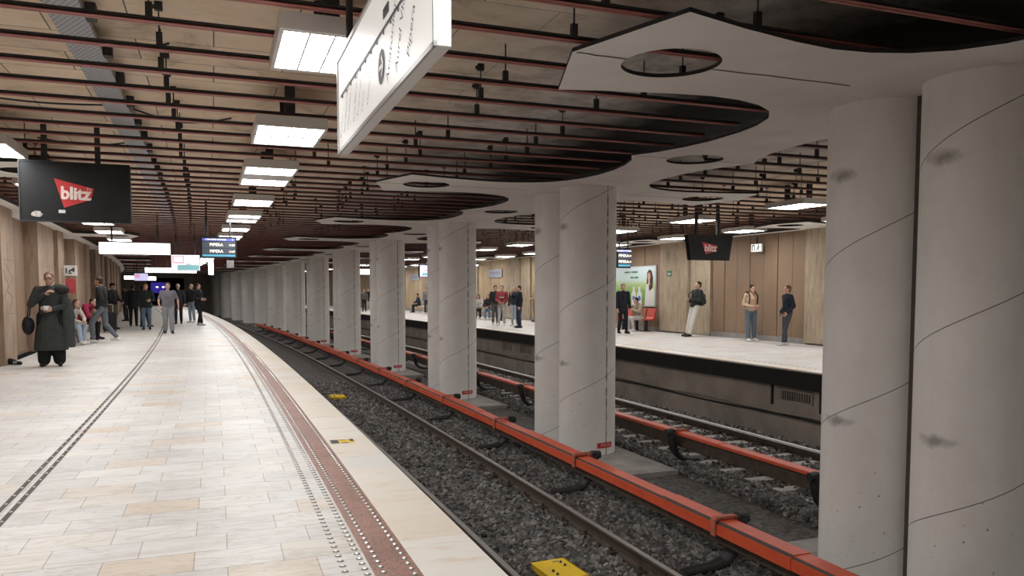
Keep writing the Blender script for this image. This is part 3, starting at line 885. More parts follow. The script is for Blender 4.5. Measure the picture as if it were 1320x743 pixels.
# one bay cut at the mid-bay cusps; half holes there become whole when bays meet -> use bay shifted so that holes stay inside
def bay_outline():
    out = []
    # lower side from t=-1.95 .. 5.11
    def seq(sgn):
        a = [(t, w * sgn) for t, w in sidepts(1) if t >= -1.95 - 1e-6]
        b = [(t + BAY, w * sgn) for t, w in sidepts(1) if t <= -1.95 + 1e-6]
        return a + b[1:] if abs(a[-1][0] - b[0][0]) < .02 else a + b
    lo = seq(-1); hi = seq(1)
    return lo + hi[::-1]
bo = bay_outline()
me_bay = canopy_curve(bo, [circ(0, 2.62, .37), circ(0, -2.62, .37), circ(3.53, 0, .36)], .03)
cn = MB()
for k in range(-2, 12):
    s_ = S0 + BAY * k
    add_mesh(cn, me_bay, lambda c: W(s_ + c.x, AX + c.y, ZS + .015 + c.z))
can = struct('ceiling_canopy', cn, [MSL, MDK])
# cracked joints between the canopy castings
jt = MB()
rnd = random.Random(3)
for k in range(-1, 11):
    s_ = S0 + BAY * k
    for sg in (-1, 1):
        for w0, w1 in ((3.40, 2.99), (2.25, .9)):
            n = 5
            pts = [(s_ + rnd.uniform(-.012, .012), AX + sg * (w0 + (w1 - w0) * i / n)) for i in range(n + 1)]
            for (ua, va), (ub, vb) in zip(pts, pts[1:]):
                jt.quad(W(ua - .011, va, ZS - .002), W(ua + .011, va, ZS - .002), W(ub + .011, vb, ZS - .002), W(ub - .011, vb, ZS - .002))
    for w0, w1 in ((-.9, -.37), (.37, .9)):
        u = s_ + 3.53
        jt.quad(W(u - .008, AX + w0, ZS - .002), W(u + .008, AX + w0, ZS - .002), W(u + .008, AX + w1, ZS - .002), W(u - .008, AX + w1, ZS - .002))
j = link('expansion_joint', jt, MJT, can); j['kind'] = 'structure'
# lower-lying scallops along both walls
def wall_outline(sgn):
    L = []
    for k in range(-2, 12):
        s_ = S0 + BAY * k + 3.53 - 3.53
        L += [(s_ + t, w - 1.05) for t, w in sidepts(1)[:-1]]
    return L
for nm, vw, sg, ph in (('ceiling_canopy_left', WL - .3, 1, .7), ('ceiling_canopy_right', WR + .3, -1, 4.0)):
    w_ = MB()
    for k in range(-2, 12):
        s_ = S0 + BAY * k + ph
        pts = [(t, max(.60, w * .78 - .35)) for t, w in sidepts(1)]
        out = [(-3.53, 0)] + pts + [(3.53, 0)]
        me = canopy_curve(out, [circ(0, 1.72, .33)], .075)
        add_mesh(w_, me, lambda c: W(s_ + c.x, vw + sg * c.y, ZS + .0375 + c.z))
        D.meshes.remove(me)
    struct(nm, w_, [MSL, MDK])

# ------------------------------------------------------------------ columns
ordw = ['first', 'second', 'third', 'fourth', 'fifth', 'sixth', 'seventh', 'eighth', 'ninth', 'tenth', 'eleventh', 'twelfth', 'thirteenth']
def text_mesh(s, size, ext=0.0, align='CENTER', bold=0.0):
    cu = D.curves.new('t', 'FONT'); cu.body = s; cu.size = size; cu.extrude = ext; cu.align_x = align; cu.align_y = 'CENTER'
    cu.resolution_u = 3; cu.offset = bold
    o = D.objects.new('tt', cu); COL.objects.link(o)
    dg = bpy.context.evaluated_depsgraph_get(); dg.update()
    me = D.meshes.new_from_object(o.evaluated_get(dg), depsgraph=dg)
    D.objects.remove(o)
    return me
def put_text(mb, s, size, mat4, m=0, ext=.0, align='CENTER', sx=1.0, skew=0.0, bold=0.0):
    me = text_mesh(s, size, ext, align, bold)
    b = len(mb.v)
    for v in me.vertices: mb.v.append(mat4 @ Vector((v.co.x * sx + skew * v.co.y, v.co.y, v.co.z)))
    for p in me.polygons: mb.face([i + b for i in p.vertices], m)
    D.meshes.remove(me)
FRONT = Matrix(((1, 0, 0, 0), (0, 0, -1, 0), (0, 1, 0, 0), (0, 0, 0, 1)))      # text x->X, y->Z, facing -Y
LEFTF = Matrix(((0, 0, -1, 0), (-1, 0, 0, 0), (0, 1, 0, 0), (0, 0, 0, 1)))     # text x->-Y, y->Z, facing -X
def TR(x, y, z, base=FRONT, rot=0.0):
    return Matrix.Translation((x, y, z)) @ base @ Matrix.Rotation(rot, 4, 'Z')

CR, CH = .47, .527
def shaft_mesh():
    m_ = MB(); n = 40
    zs = [ZB - .05, -.5, .5, 1.5, 2.5, ZS - .002]
    m_.loft([((0, 0, z), CR, CR) for z in zs], n)
    return smooth_by_angle(m_.mesh(), 50)
SHM = shaft_mesh(); SHM.materials.append(MCOL); SHM2 = shaft_mesh(); SHM2.materials.append(column_mat(.68))
wb = MB(); wb.box(-.12, .12, -.09, .09, ZB, ZS - .003); WEBM = wb.mesh(); WEBM.materials.append(MJT)
pl = MB(); pl.prism([(-.60, -2.35), (.62, -2.35), (.62, 1.5), (-.60, 1.5)], 2, ZB - .1, ZB + .075); PLM = pl.mesh(); PLM.materials.append(MPLN)
for i in range(13):
    s_ = S0 + BAY * i
    root = empty('concrete_column', W(s_, AX, ZB), HD(s_))
    if i == 0: lab = 'scuffed white double concrete column cut off by the picture edge'
    elif i == 1: lab = 'white double concrete column with red plate standing clear by the red canopy hole'
    else: lab = 'white double concrete column, %s along the row between the tracks' % ordw[i]
    if i == 1: lab = 'white double concrete column, second in the row, red plate at its foot'
    tag(root, lab, 'column', kind='thing')
    for sg in (-1, 1):
        sh = link('shaft', SHM2 if sg < 0 else SHM, None, root); sh.location = (0, sg * CH, -ZB); sh.rotation_euler = (0, 0, 0)
    w_ = link('web', WEBM, None, root); w_.location = (0.03, 0, -ZB); w_['label'] = 'dark recessed joint between the two shafts'
    p = link('plinth', PLM, None, root); p.location = (0, 0, -ZB); p['label'] = 'grey concrete plinth'
    if 1 <= i <= 5:
        pm = MB()
        cx, cw, zc = .10, .30, .235
        n = 8
        pts = []
        for kq in range(n + 1):
            x = cx - cw / 2 + cw * kq / n
            pts.append((x, -CH - math.sqrt(CR * CR - x * x) - .006))
        for (xa, ya), (xb, yb) in zip(pts, pts[1:]):
            pm.quad((xa, ya, zc - .045), (xb, yb, zc - .045), (xb, yb, zc + .045), (xa, ya, zc + .045))
        np_ = link('number_plate', pm, MRSIGN, root); np_['label'] = 'small red plate'
        tm = MB(); put_text(tm, 'PV1CR1', .062, TR(cx + .02, -CH - CR - .012, zc), 0)
        for vv in tm.v: vv.y = -CH - math.sqrt(max(.01, CR * CR - vv.x * vv.x)) - .009
        link('lettering', tm, MPALE, np_)

# ------------------------------------------------------------------ ceiling rails with hangers
hb = MB()
hb.box(-.022, .022, -.02, .02, .0, .10); hb.tube([(0, 0, .10), (0, 0, .31)], .006, 5); hb.box(-.028, .028, -.022, .022, .26, .325); hb.box(-.05, -.028, -.008, .008, .27, .30)
HM = hb.mesh(); HM.materials.append(MDM)
hb = MB(); hb.box(-.022, .022, -.02, .02, .0, .09); hb.tube([(0, 0, .09), (0, 0, .325)], .007, 5)
HM2 = hb.mesh(); HM2.materials.append(MDM)
def rail_mesh(x0, x1, mat):
    r = MB()
    r.box(x0, x1, -.033, -.008, 0, .004, 0); r.box(x0, x1, .008, .033, 0, .004, 0)      # two red flanges, open slot between
    r.box(x0, x1, -.008, -.005, .003, .018, 0); r.box(x0, x1, .005, .008, .003, .018, 0)
    r.box(x0, x1, -.030, .030, .018, .036, 1)
    me = r.mesh(); me.materials.append(mat); me.materials.append(MDM); return me
ZR = 3.285
xa, xb = WL + .25, AX - .5
RM = rail_mesh(xa, xb, MRED); RMS = rail_mesh(xa, AX - 2.2, MRED); RF = rail_mesh(AX + .5, WR - .25, MREDD)
rn = random.Random(11)
PITCH = BAY / 11
i = 0
u = 2.60
LABN = 'slim red slotted ceiling rail crossing above the near platform'
LABF = 'slim dull red slotted ceiling rail crossing above the far platform'
while u < 84:
    phase = ((u - S0 + BAY / 2) % BAY) - BAY / 2
    o = link('ceiling_rail', RM, None, None, W(u, 0, ZR), HD(u))
    tag(o, LABN, 'rail', 'red ceiling rails above the near platform')
    if u < 34:
        k0 = rn.uniform(-.2, .2)
        for x in ([-3.2, -2.3, -.4, 1.35, 2.5, 3.7] if u < 20 else [-2.6, -.4, 1.8, 3.6]):
            if abs(x) > .45 and rn.random() < .15: continue
            h_ = link('hanger', HM if rn.random() < .55 else HM2, None, o)
            h_.location = (x + (rn.uniform(-.22, .22) if abs(x + .4) > .05 else rn.uniform(-.02, .02)), 0, .034)
    o = None
    if 6.0 < u:
        o = link('ceiling_rail', RF, None, None, W(u + .1, 0, ZR), HD(u + .1))
        tag(o, LABF, 'rail', 'red ceiling rails above the far platform')
        if 8 < u < 28:
            for x in (7.4, 8.6, 9.6, 10.5, 11.6, 13.0):
                h_ = link('hanger', HM if rn.random() < .5 else HM2, None, o)
                h_.location = (x + rn.uniform(-.25, .25), 0, .034)
    u += PITCH
    i += 1

# perforated cable trays
def tray(va, vb, z, label):
    m_ = sweep([(va, z + .05), (va, z), (vb, z), (vb, z + .05)], 2.0, 70, 1.0)
    o = link('cable_tray', m_, MTR); tag(o, label, 'cable tray')
    cb = MB(); rr = random.Random(5)
    for q in range(3):
        pts = [W(2.2 + k_ * 1.1, va + (vb - va) * (.25 + .25 * q) + rr.uniform(-.02, .02), z + .03 + rr.uniform(0, .02)) for k_ in range(30)]
        cb.tube(pts, .013, 5)
    link('cable', cb, MDM, o)
    dk = MB(); dk.box(0, .07, -.05, .05, -.02, .09); dk = dk.mesh(); dk.materials.append(MDM)
    for k_ in range(34):
        u_ = 2.6 + k_ * .95
        q = link('bracket', dk, None, o); q.location = W(u_, vb, z); q.rotation_euler = (0, 0, HD(u_))
tray(-1.10, -.86, 3.46, 'grey perforated cable tray running under the near concrete ceiling')
# loose cables along the ceiling
for k_, (ua, va, ub, vb, dz) in enumerate(((9.2, -2.9, 9.8, -1.1, .08), (7.4, -.80, 7.2, -.35, .03), (9.9, -.85, 10.0, .2, .10), (12.2, -2.2, 11.9, -.9, .08), (5.2, -.85, 5.0, .6, .05))):
    pts = []
    for q in range(13):
        t = q / 12
        pts.append(W(ua + (ub - ua) * t, va + (vb - va) * t, 3.56 - dz * math.sin(PI * t)))
    c_ = MB(); c_.tube(pts, .010, 6)
    o = link('ceiling_cable', c_, MDM)
    tag(o, 'thin black cable sagging under the concrete ceiling near the tray', 'cable', 'sagging ceiling cables')
# fluorescent tubes' conduit: pale pipe crossing at the left
c_ = MB(); c_.tube([W(6.6, -3.0, 3.55), W(7.6, -2.05, 3.55), W(7.9, -1.75, 3.50)], .018, 8)
o = link('conduit_pipe', c_, MALU); tag(o, 'pale metal conduit slanting under the ceiling beside the wall', 'pipe')

# ------------------------------------------------------------------ ceiling lamps
def make_lamp(mat, rows, L):
    """rows: (y0, y1) of each glowing panel along the lamp; L: half length of the housing"""
    root = empty('ceiling_lamp')
    a = .325
    h_ = MB(); w = a + .03; z1 = .11
    h_.add([(-w, -L, z1), (w, -L, z1), (w, L, z1), (-w, L, z1), (-w, -L, 0), (w, -L, 0), (w, L, 0), (-w, L, 0)],
           [(0, 1, 2, 3), (0, 4, 5, 1), (1, 5, 6, 2), (2, 6, 7, 3), (3, 7, 4, 0)])
    ys = sorted([-L, L] + [y for r in rows for y in r])
    for i in range(len(ys) - 1):
        lit = any(abs(r[0] - ys[i]) < 1e-6 for r in rows)
        if lit:
            for x0, x1 in ((-w, -a), (a, w)): h_.quad((x0, ys[i], 0), (x0, ys[i + 1], 0), (x1, ys[i + 1], 0), (x1, ys[i], 0))
        else:
            h_.quad((-w, ys[i], 0), (-w, ys[i + 1], 0), (w, ys[i + 1], 0), (w, ys[i], 0))
    link('housing', h_, MWHT, root)
    for y0, y1 in rows:
        d_ = MB(); d_.quad((-a, y0, .006), (-a, y1, .006), (a, y1, .006), (a, y0, .006))
        df = link('diffuser', d_, mat, root)
        g_ = MB()
        for x in (-.5, 0, .5): g_.box(x * a - .006, x * a + .006, y0, y1, -.003, .005)
        link('grille', g_, MGRL, df)
    for sy in (-1, 1):
        s_ = MB(); s_.box(-.05, .05, sy * L * .55 - .03, sy * L * .55 + .03, .11, .46); link('bracket', s_, MDM, root)
    return root
KINDS_ = {'single': ([(-.44, .44)], .50), 'double': ([(-.51, -.03), (.03, .51)], .56), 'spaced': ([(-.92, -.30), (.30, .92)], 1.0)}
LAMPS = {}
def place_lamp(u, v, label, group=None, kind='double'):
    if kind not in LAMPS: o = LAMPS[kind] = make_lamp(MLAMP, *KINDS_[kind])
    else: o = copy_tree(LAMPS[kind])
    frame_at(o, u, v, 3.165)
    if 'group' in o: del o['group']
    tag(o, label, 'ceiling lamp', group)
us_ = [5.72, 8.85, 12.1] + [15.75 + 3.53 * k for k in range(19)]
kd_ = ['single', 'double', 'spaced', 'double']
lab_ = {0: 'single-panel ceiling lamp whose end is covered by the white hanging sign', 1: 'ceiling lamp of eight bright cells just beyond the white hanging sign',
        2: 'ceiling lamp of two spaced bright panels, third of the near edge row', 3: 'ceiling lamp of two close bright panels, fourth of the near edge row'}
for kk, ul in enumerate(us_):
    if ul > 82: break
    kd = kd_[kk] if kk < 4 else ('spaced' if kk % 2 == 0 else 'double')
    place_lamp(ul, .74, lab_.get(kk, 'distant ceiling lamp in the long row above the near platform edge'), None if kk in lab_ else 'distant lamps above the near platform edge', kd)
    uf = 5.35 + BAY / 2 * kk
    lf = {2: 'bright ceiling lamp over the far platform edge, beside the scuffed column', 3: 'bright ceiling lamp over the far platform edge, above the black tapered box',
          4: 'bright ceiling lamp over the far platform edge, just clear of the second column'}
    place_lamp(uf, 10.86, lf.get(kk, 'ceiling lamp in the row over the far platform edge'), None if kk in lf else 'lamps over the far platform edge', 'double')
for k in range(-1, 11):
    for t in (-1.9, 1.9):
        ul = S0 + .7 + BAY * k + t
        first_ = k == 1 and t < 0
        if ul < 30: place_lamp(ul, -2.55, 'ceiling lamp by the wall, cut off by the picture edge above the black monitor' if first_ else 'bright ceiling lamp in the row beside the near wall',
                               None if first_ else 'lamps in the row beside the near wall')
        uf = S0 + 4.0 + BAY * k + t
        if 3 < uf < 60: place_lamp(uf, 14.1, 'ceiling lamp in the row beside the far brown wall', 'lamps in the row beside the far wall')
for ub in (1.82, -1.71, -5.24):
    place_lamp(ub, .74, 'ceiling lamp in the row above the near platform edge, overhead', 'lamps overhead behind the view')
    place_lamp(ub, 10.86, 'ceiling lamp in the row above the near platform edge, overhead', 'lamps overhead behind the view')

# ------------------------------------------------------------------ tactile strips and grooves
def stud_row(v, u0, u1, step, r, name, label):
    o = empty(name, W(u0, v, 0), HD(u0)); tag(o, label, 'tactile strip', kind='thing')
    def geo(m_, p, st):
        m_.add([(p.x + r * math.cos(2 * PI * k / st), p.y + r * math.sin(2 * PI * k / st), .0005) for k in range(st)] +
               [(p.x + r * .6 * math.cos(2 * PI * k / st), p.y + r * .6 * math.sin(2 * PI * k / st), .006) for k in range(st)],
               [(k, (k + 1) % st, st + (k + 1) % st, st + k) for k in range(st)], 1)
        m_.add([(p.x + r * .62 * math.cos(2 * PI * k / st), p.y + r * .62 * math.sin(2 * PI * k / st), .006) for k in range(st)] + [(p.x, p.y, .012)],
               [(k, (k + 1) % st, st) for k in range(st)], 0)
    one = MB(); geo(one, Vector((0, 0, 0)), 8); one = one.mesh(); one.materials.append(MSTUD); one.materials.append(MSTD2)
    m_ = MB(); u = u0; inv = Matrix.LocRotScale(W(u0, v, 0), Euler((0, 0, HD(u0))), None).inverted(); n = 0
    while u < u1:
        p = inv @ W(u, v)
        if u > 3.0 and n < 100:
            k = link('stud', one, None, o); k.location = p; n += 1
        else: geo(m_, p, 5)
        u += step
    k = link('stud_run', m_, [MSTUD, MSTD2], o); k['kind'] = 'stuff'
    return o
stud_row(.775, 2.5, 60, .085, .021, 'tactile_stud_strip', 'row of steel studs along the inner side of the red granite band')
stud_row(.925, 2.5, 60, .085, .021, 'tactile_stud_strip', 'row of steel studs along the track side of the red granite band')
stud_row(.585, 2.5, 60, .085, .021, 'tactile_stud_strip', 'outer row of steel studs set in the pale paving')
stud_row(.69, 2.5, 60, .085, .021, 'tactile_stud_strip', 'second row of steel studs beside the red granite band')
stud_row(FEDGE + .50, 8, 60, .16, .03, 'tactile_stud_strip', 'row of studs along the edge of the far platform')
for v_, lab in ((-1.44, 'dark guide groove with steel studs nearer the wall'), (-1.36, 'dark guide groove with steel studs nearer the track')):
    m_ = sweep([(v_ - .018, .002), (v_ + .018, .002)], 2, 70, 1.0)
    o = link('guide_groove', m_, MSLOT); tag(o, lab, 'tactile strip')
    sd = MB(); r = .013
    sd.add([(r * math.cos(k * PI / 2.5), r * math.sin(k * PI / 2.5), .003) for k in range(5)] + [(0, 0, .009)], [(k, (k + 1) % 5, 5) for k in range(5)])
    sd = sd.mesh(); sd.materials.append(MSTUD)
    for q in range(100):
        k = link('stud', sd, None, o); k.location = W(4.6 + .24 * q, v_)
# red line on the paving
m_ = MB(); m_.quad(W(22.45, -.03, .002), W(22.53, -.03, .002), W(22.53, .66, .002), W(22.45, .66, .002))
m_.quad(W(22.40, -.03, .002), W(22.45, -.03, .002), W(22.45, .66, .002), W(22.40, .66, .002))
o = link('red_floor_line', m_, plain('red_marking', (.45, .10, .09), .6)); tag(o, 'short red line painted across the paving before the stud strip', 'floor marking')
# yellow and black sticker on the edge slab
st = MB()
st.quad((-.115, -.09, .002), (.115, -.09, .002), (.115, .09, .002), (-.115, .09, .002), 0)
for x0, x1, y0, y1 in ((-.115, -.04, -.09, .09), (.075, .115, -.02, .09), (-.04, .04, .05, .075), (-.02, .05, -.09, -.06)):
    st.quad((x0, y0, .003), (x1, y0, .003), (x1, y1, .003), (x0, y1, .003), 1)
o = link('edge_sticker', st, [MYEL, MTXD]); frame_at(o, 7.74, 1.115); tag(o, 'worn yellow and black sticker on the pale platform edge', 'sticker')

# ------------------------------------------------------------------ tracks
RP = [(-.065, 0), (.065, 0), (.065, .012), (.012, .03), (.012, .105), (.034, .115), (.036, .145), (.028, .152), (-.028, .152), (-.036, .145), (-.034, .115), (-.012, .105), (-.012, .03), (-.065, .012)]
ZRB = -1.262
RV = (2.49, 3.88, 7.72, 9.11)
names = ['running rail close under the near platform edge', 'rusty running rail beside the orange cover of the near track', 'running rail of the far track beside its orange cover', 'shiny running rail below the far platform edge']
# clips
cl = MB(); cl.box(-.13, -.03, -.06, .06, 0, .03); cl.box(.03, .13, -.06, .06, 0, .03); cl.tube([(-.09, 0, .03), (-.09, 0, .075)], .018, 6); cl.tube([(.09, 0, .03), (.09, 0, .075)], .018, 6)
CLM = cl.mesh(); CLM.materials.append(MRUST)
for v_, lab in zip(RV, names):
    prof = [(v_ + x, ZRB + z) for x, z in RP]
    mats_ = [0] * 6 + [0, 1, 0] + [0] * 5
    if v_ > 9: mats_[8] = mats_[9] = 1  # painted reflection also covers the head side facing the near platform
    m_ = sweep(prof, -2, U1 + 12, 1.2, m=mats_, closed=True, uvmode='arc')
    o = link('running_rail', m_, [MRUST, MGLINT if v_ > 9 else MSTEEL]); tag(o, lab, 'rail')
    lo, hi = ((3.5, 22) if v_ < 5 else (7, 26))
    u = lo
    while u < hi:
        c_ = link('rail_clip', CLM, None, o); c_.location = W(u, v_, ZRB); c_.rotation_euler = (0, 0, HD(u)); u += .6
# sleepers
sm = MB(); sm.box(-1.25, 1.25, -.12, .12, -.12, .0, 0, .02)
SLM = sm.mesh(); SLM.materials.append(MSLP)
SLM2 = sm.mesh(); SLM2.materials.append(plain('dirty_sleeper', (.10, .095, .088), .9, 0, .3, 4))
u = 3.2
while u < 30:
    for v_, grp, lab in ((3.19, 'sleepers of the near track', 'grey concrete sleeper in the ballast of the near track'), (8.42, 'sleepers of the far track', 'grey concrete sleeper in the ballast of the far track')):
        if v_ > 5 and u < 6.5: continue
        o = link('sleeper', SLM2 if v_ < 5 else SLM, None, None, W(u, v_, ZRB - (.010 if v_ < 5 else .002)), HD(u)); tag(o, lab, 'sleeper', grp)
    u += .6
# ballast stones
def stones(n, fn, name, label, smin, smax, seed):
    r = random.Random(seed); vs = []; fs = []
    base = [(-1, -1, -1), (1, -1, -1), (1, 1, -1), (-1, 1, -1), (-1, -1, 1), (1, -1, 1), (1, 1, 1), (-1, 1, 1)]
    bf = [(0, 3, 2, 1), (4, 5, 6, 7), (0, 1, 5, 4), (1, 2, 6, 5), (2, 3, 7, 6), (3, 0, 4, 7)]
    for _ in range(n):
        p = fn(r)
        if p is None: continue
        s_ = r.uniform(smin, smax); rot = Euler((r.uniform(-.9, .9), r.uniform(-.9, .9), r.uniform(0, 6.3))).to_matrix()
        sc = Vector((r.uniform(.7, 1.3), r.uniform(.6, 1.0), r.uniform(.45, .8)))
        b = len(vs)
        for q in base:
            k = r.uniform(.55, 1.0)
            w = rot @ Vector((q[0] * sc.x * k, q[1] * sc.y * k, q[2] * sc.z * k)) * s_
            vs.append((p.x + w.x, p.y + w.y, p.z + w.z))
        fs += [tuple(i_ + b for i_ in f) for f in bf]
    me = D.meshes.new('stones'); me.from_pydata(vs, [], fs); me.update()
    o = link(name, me, MST); tag(o, label, 'ballast', kind='stuff'); return o
def near_fn(r):
    t = r.random()
    u = 3.6 + 20 * t ** 1.7
    v = r.uniform(EDGE + .05, 5.2)
    if abs(v - RV[0]) < .08 or abs(v - RV[1]) < .08: return None
    z = ZB - .005 + r.uniform(-.012, .016)
    if v < 2.2: z -= .02
    ph = ((u - 3.2 + .3) % .6) - .3
    if abs(ph) < .12 and 1.95 < v < 4.42 and r.random() < .40: return None
    return W(u, v, z)
stones(30000, near_fn, 'ballast_gravel', 'dark crushed stone ballast of the near track', .024, .046, 1)
def far_fn(r):
    u = 6.5 + 19 * r.random() ** 1.3; v = r.uniform(6.45, 9.9)
    if abs(v - RV[2]) < .08 or abs(v - RV[3]) < .08: return None
    ph = ((u - 3.2 + .3) % .6) - .3
    if abs(ph) < .12 and 7.15 < v < 9.7 and r.random() < .85: return None
    return W(u, v, ZB + r.uniform(-.012, .018))
stones(13000, far_fn, 'ballast_gravel', 'dark crushed stone ballast of the far track', .024, .042, 2)
# third rails with orange covers
def third_rail(vc, sg, u0, u1, ku, label):
    root = empty('third_rail', W(u0, vc, ZB)); tag(root, label, 'third rail')
    zt = -.775
    # cover sections overlap like sleeves
    secs = []
    u = u0; k_ = 0
    steps = ku
    cuts = [u0] + [c for c in steps if u0 < c < u1] + [u1]
    for a, b_ in zip(cuts, cuts[1:]):
        g = .008 if k_ % 2 else 0
        prof = [(vc - .095 - g, zt - .125), (vc - .115 - g, zt - .125), (vc - .115 - g, zt - .032 + g), (vc - .095, zt - .028 + g), (vc - .085, zt + g), (vc + .085 + g, zt + g), (vc + .10 + g, zt - .015), (vc + .10 + g, zt - .04), (vc + .085 + g, zt - .04), (vc + .08, zt - .02), (vc - .10, zt - .05)]
        if sg < 0: prof = [(2 * vc - x, z) for x, z in prof][::-1]
        m_ = sweep(prof, a, b_, .8, closed=True, uvmode='arc')
        o = link('cover_section', m_, MORA, root); o.matrix_parent_inverse = Matrix.Translation(-W(u0, vc, ZB)); k_ += 1
        gm = sweep([(vc - sg * (.0955 + g), zt - .0275 + g), (vc - sg * (.0845 + g), zt + .001 + g)], a, b_, .8)
        go = link('seam', gm, MSLOT, o)
    cr = sweep([(vc - .04, zt - .24), (vc + .04, zt - .24), (vc + .04, zt - .06), (vc - .04, zt - .06)], u0, u1, 1.2, closed=True, uvmode='arc')
    o = link('conductor_rail', cr, MRUST, root); o.matrix_parent_inverse = Matrix.Translation(-W(u0, vc, ZB))
    return root, zt
def clamp_meshes(sg):
    c = MB(); zt = -.775 - ZB
    # saddle strap over the cover
    pr = [(-.140, zt - .145), (-.140, zt + .02), (-.10, zt + .045), (.12, zt + .045), (.145, zt + .02), (.145, zt - .10), (.128, zt - .10), (.128, zt + .008), (.11, zt + .02), (-.09, zt + .02), (-.126, zt), (-.126, zt - .145)]
    c.prism([(x * sg, z) for x, z in pr], 1, -.035, .035)
    k = MB()
    k.tube([(sg * .15, -.0, zt + .01), (sg * .27, 0, zt + .0)], .055, 10); k.tube([(sg * .16, -.06, zt + .02), (sg * .16, .06, zt + .02)], .03, 8)
    a = MB()
    pts = [(sg * .19, 0, zt + .0), (sg * .16, 0, zt - .16), (sg * .10, 0, .17), (sg * .0, 0, .08), (sg * -.14, 0, .04), (sg * -.46, 0, .025)]
    for sy in (-.045, .045):
        a.tube([(x, y + sy, z) for x, y, z in pts], [.042, .042, .042, .040, .036, .024], 8)
    a.tube(pts, [.05, .05, .05, .045, .04, .025], 6)
    r = []
    for m_, mt in ((c, MORD), (k, MDM), (a, MDM)):
        me = m_.mesh(); me.materials.append(mt); r.append(me)
    return r
cl_u = [6.33 + 3.17 * k for k in range(-1, 17)]
cuts = sorted([5.25, 7.3] + [9.5 + 2.1 * k for k in range(0, 20)])
for vc, sg, u0, u1, lab in ((4.64, 1, -1, 56, 'third rail under bright orange cover beside the near track'), (6.96, -1, 4, 45, 'third rail under orange cover beside the far track')):
    root, zt = third_rail(vc, sg, u0, u1, cuts, lab)
    base_ = W(u0, vc, ZB)
    cm = clamp_meshes(sg)
    for cu_ in cl_u:
        uu = cu_ if sg > 0 else cu_ + 1.1
        if not (u0 < uu < u1): continue
        for nm, me in zip(('clamp', 'insulator', 'bracket_arm'), cm):
            o = link(nm, me, None, root); o.location = W(uu, vc, ZB) - base_; o.rotation_euler = (0, 0, HD(uu))
# yellow boxes between the rails
def yellow(u, v, rz, label):
    root = empty('yellow_track_box', W(u, v, ZB), HD(u) + rz); tag(root, label, 'track box')
    b_ = MB(); b_.box(-.18, .18, -.25, .25, .0, .075, 0, .012); link('body', b_, MYEL, root)
    l_ = MB(); l_.box(-.185, .185, -.255, .255, .070, .080); l_.box(-.185, .185, -.265, -.255, .04, .080); l_.box(.175, .187, -.255, .255, .04, .080); link('lid', l_, MYEL, root)
    for x, y in ((-.09, -.14), (-.09, -.05), (.09, .05), (.09, .14)):
        q = MB(); q.tube([(x, y, .08), (x, y, .100)], [.016, .008], 6); link('bolt', q, MTXD, root)
    q = MB(); q.quad((.02, .17, .081), (.09, .17, .081), (.09, .20, .081), (.02, .20, .081)); link('marking', q, MTXT, root)
yellow(6.72, 3.02, .06, 'bright yellow box with black bolts lying between the rails, close by')
yellow(20.0, 2.98, .0, 'small yellow box between the rails farther up the track')
# pit wall details
vm = MB()
def vent(u, z, w, h, label):
    root = empty('wall_vent', W(u, FEDGE + .30, z), HD(u)); tag(root, label, 'vent')
    f = MB()
    f.box(-.03, .0, -w / 2, w / 2, h / 2 - .03, h / 2); f.box(-.03, .0, -w / 2, w / 2, -h / 2, -h / 2 + .03); f.box(-.03, .0, -w / 2, -w / 2 + .03, -h / 2, h / 2); f.box(-.03, .0, w / 2 - .03, w / 2, -h / 2, h / 2)
    link('frame', f, MPIT, root)
    b_ = MB(); b_.box(-.006, .002, -w / 2 + .03, w / 2 - .03, -h / 2 + .03, h / 2 - .03); link('opening', b_, MDK, root)
    s_ = MB(); n = 13
    for k in range(n):
        y = -w / 2 + .05 + (w - .1) * k / (n - 1); s_.box(-.026, -.004, y - .010, y + .010, -h / 2 + .02, h / 2 - .02)
    link('slats', s_, MPIT, root)
vent(11.95, -.57, .90, .24, 'slatted concrete vent in the wall under the far platform edge')
vent(25.2, -.58, 1.0, .36, 'dark slatted vent under the far edge beside the second column')
vent(26.9, -.58, .9, .36, 'dark slatted vent under the far edge farther from the second column')
for u_ in (11.30, 12.62):
    q = MB(); q.box(-.04, .0, -.02, .02, -.22, .24)
    o = link('wall_bracket', q, MDM, None, W(u_, FEDGE + .30, -.58), HD(u_)); tag(o, 'rusty upright strap beside the slatted vent', 'bracket', 'straps beside the slatted vent')
c_ = MB(); c_.tube([W(6 + .8 * k, FEDGE + .24, -.90 + .018 * math.sin(k * 1.3)) for k in range(60)], .030, 7)
o = link('wall_cable', c_, MPIT); tag(o, 'thick cable running along the wall below the far platform', 'cable')
c_ = MB(); c_.tube([W(6 + .8 * k, FEDGE + .25, -.98 + .02 * math.sin(k * .9 + 1)) for k in range(60)], .022, 7)
o = link('wall_cable', c_, MDM); tag(o, 'thinner black cable under the thick one below the far platform', 'cable')

# ------------------------------------------------------------------ signs and screens
def hang_rod(root, x, y, z0, z1, r=.02):
    q = MB(); q.tube([(x, y, z0), (x, y, z1)], r, 8); return link('hanger_rod', q, MDM, root)
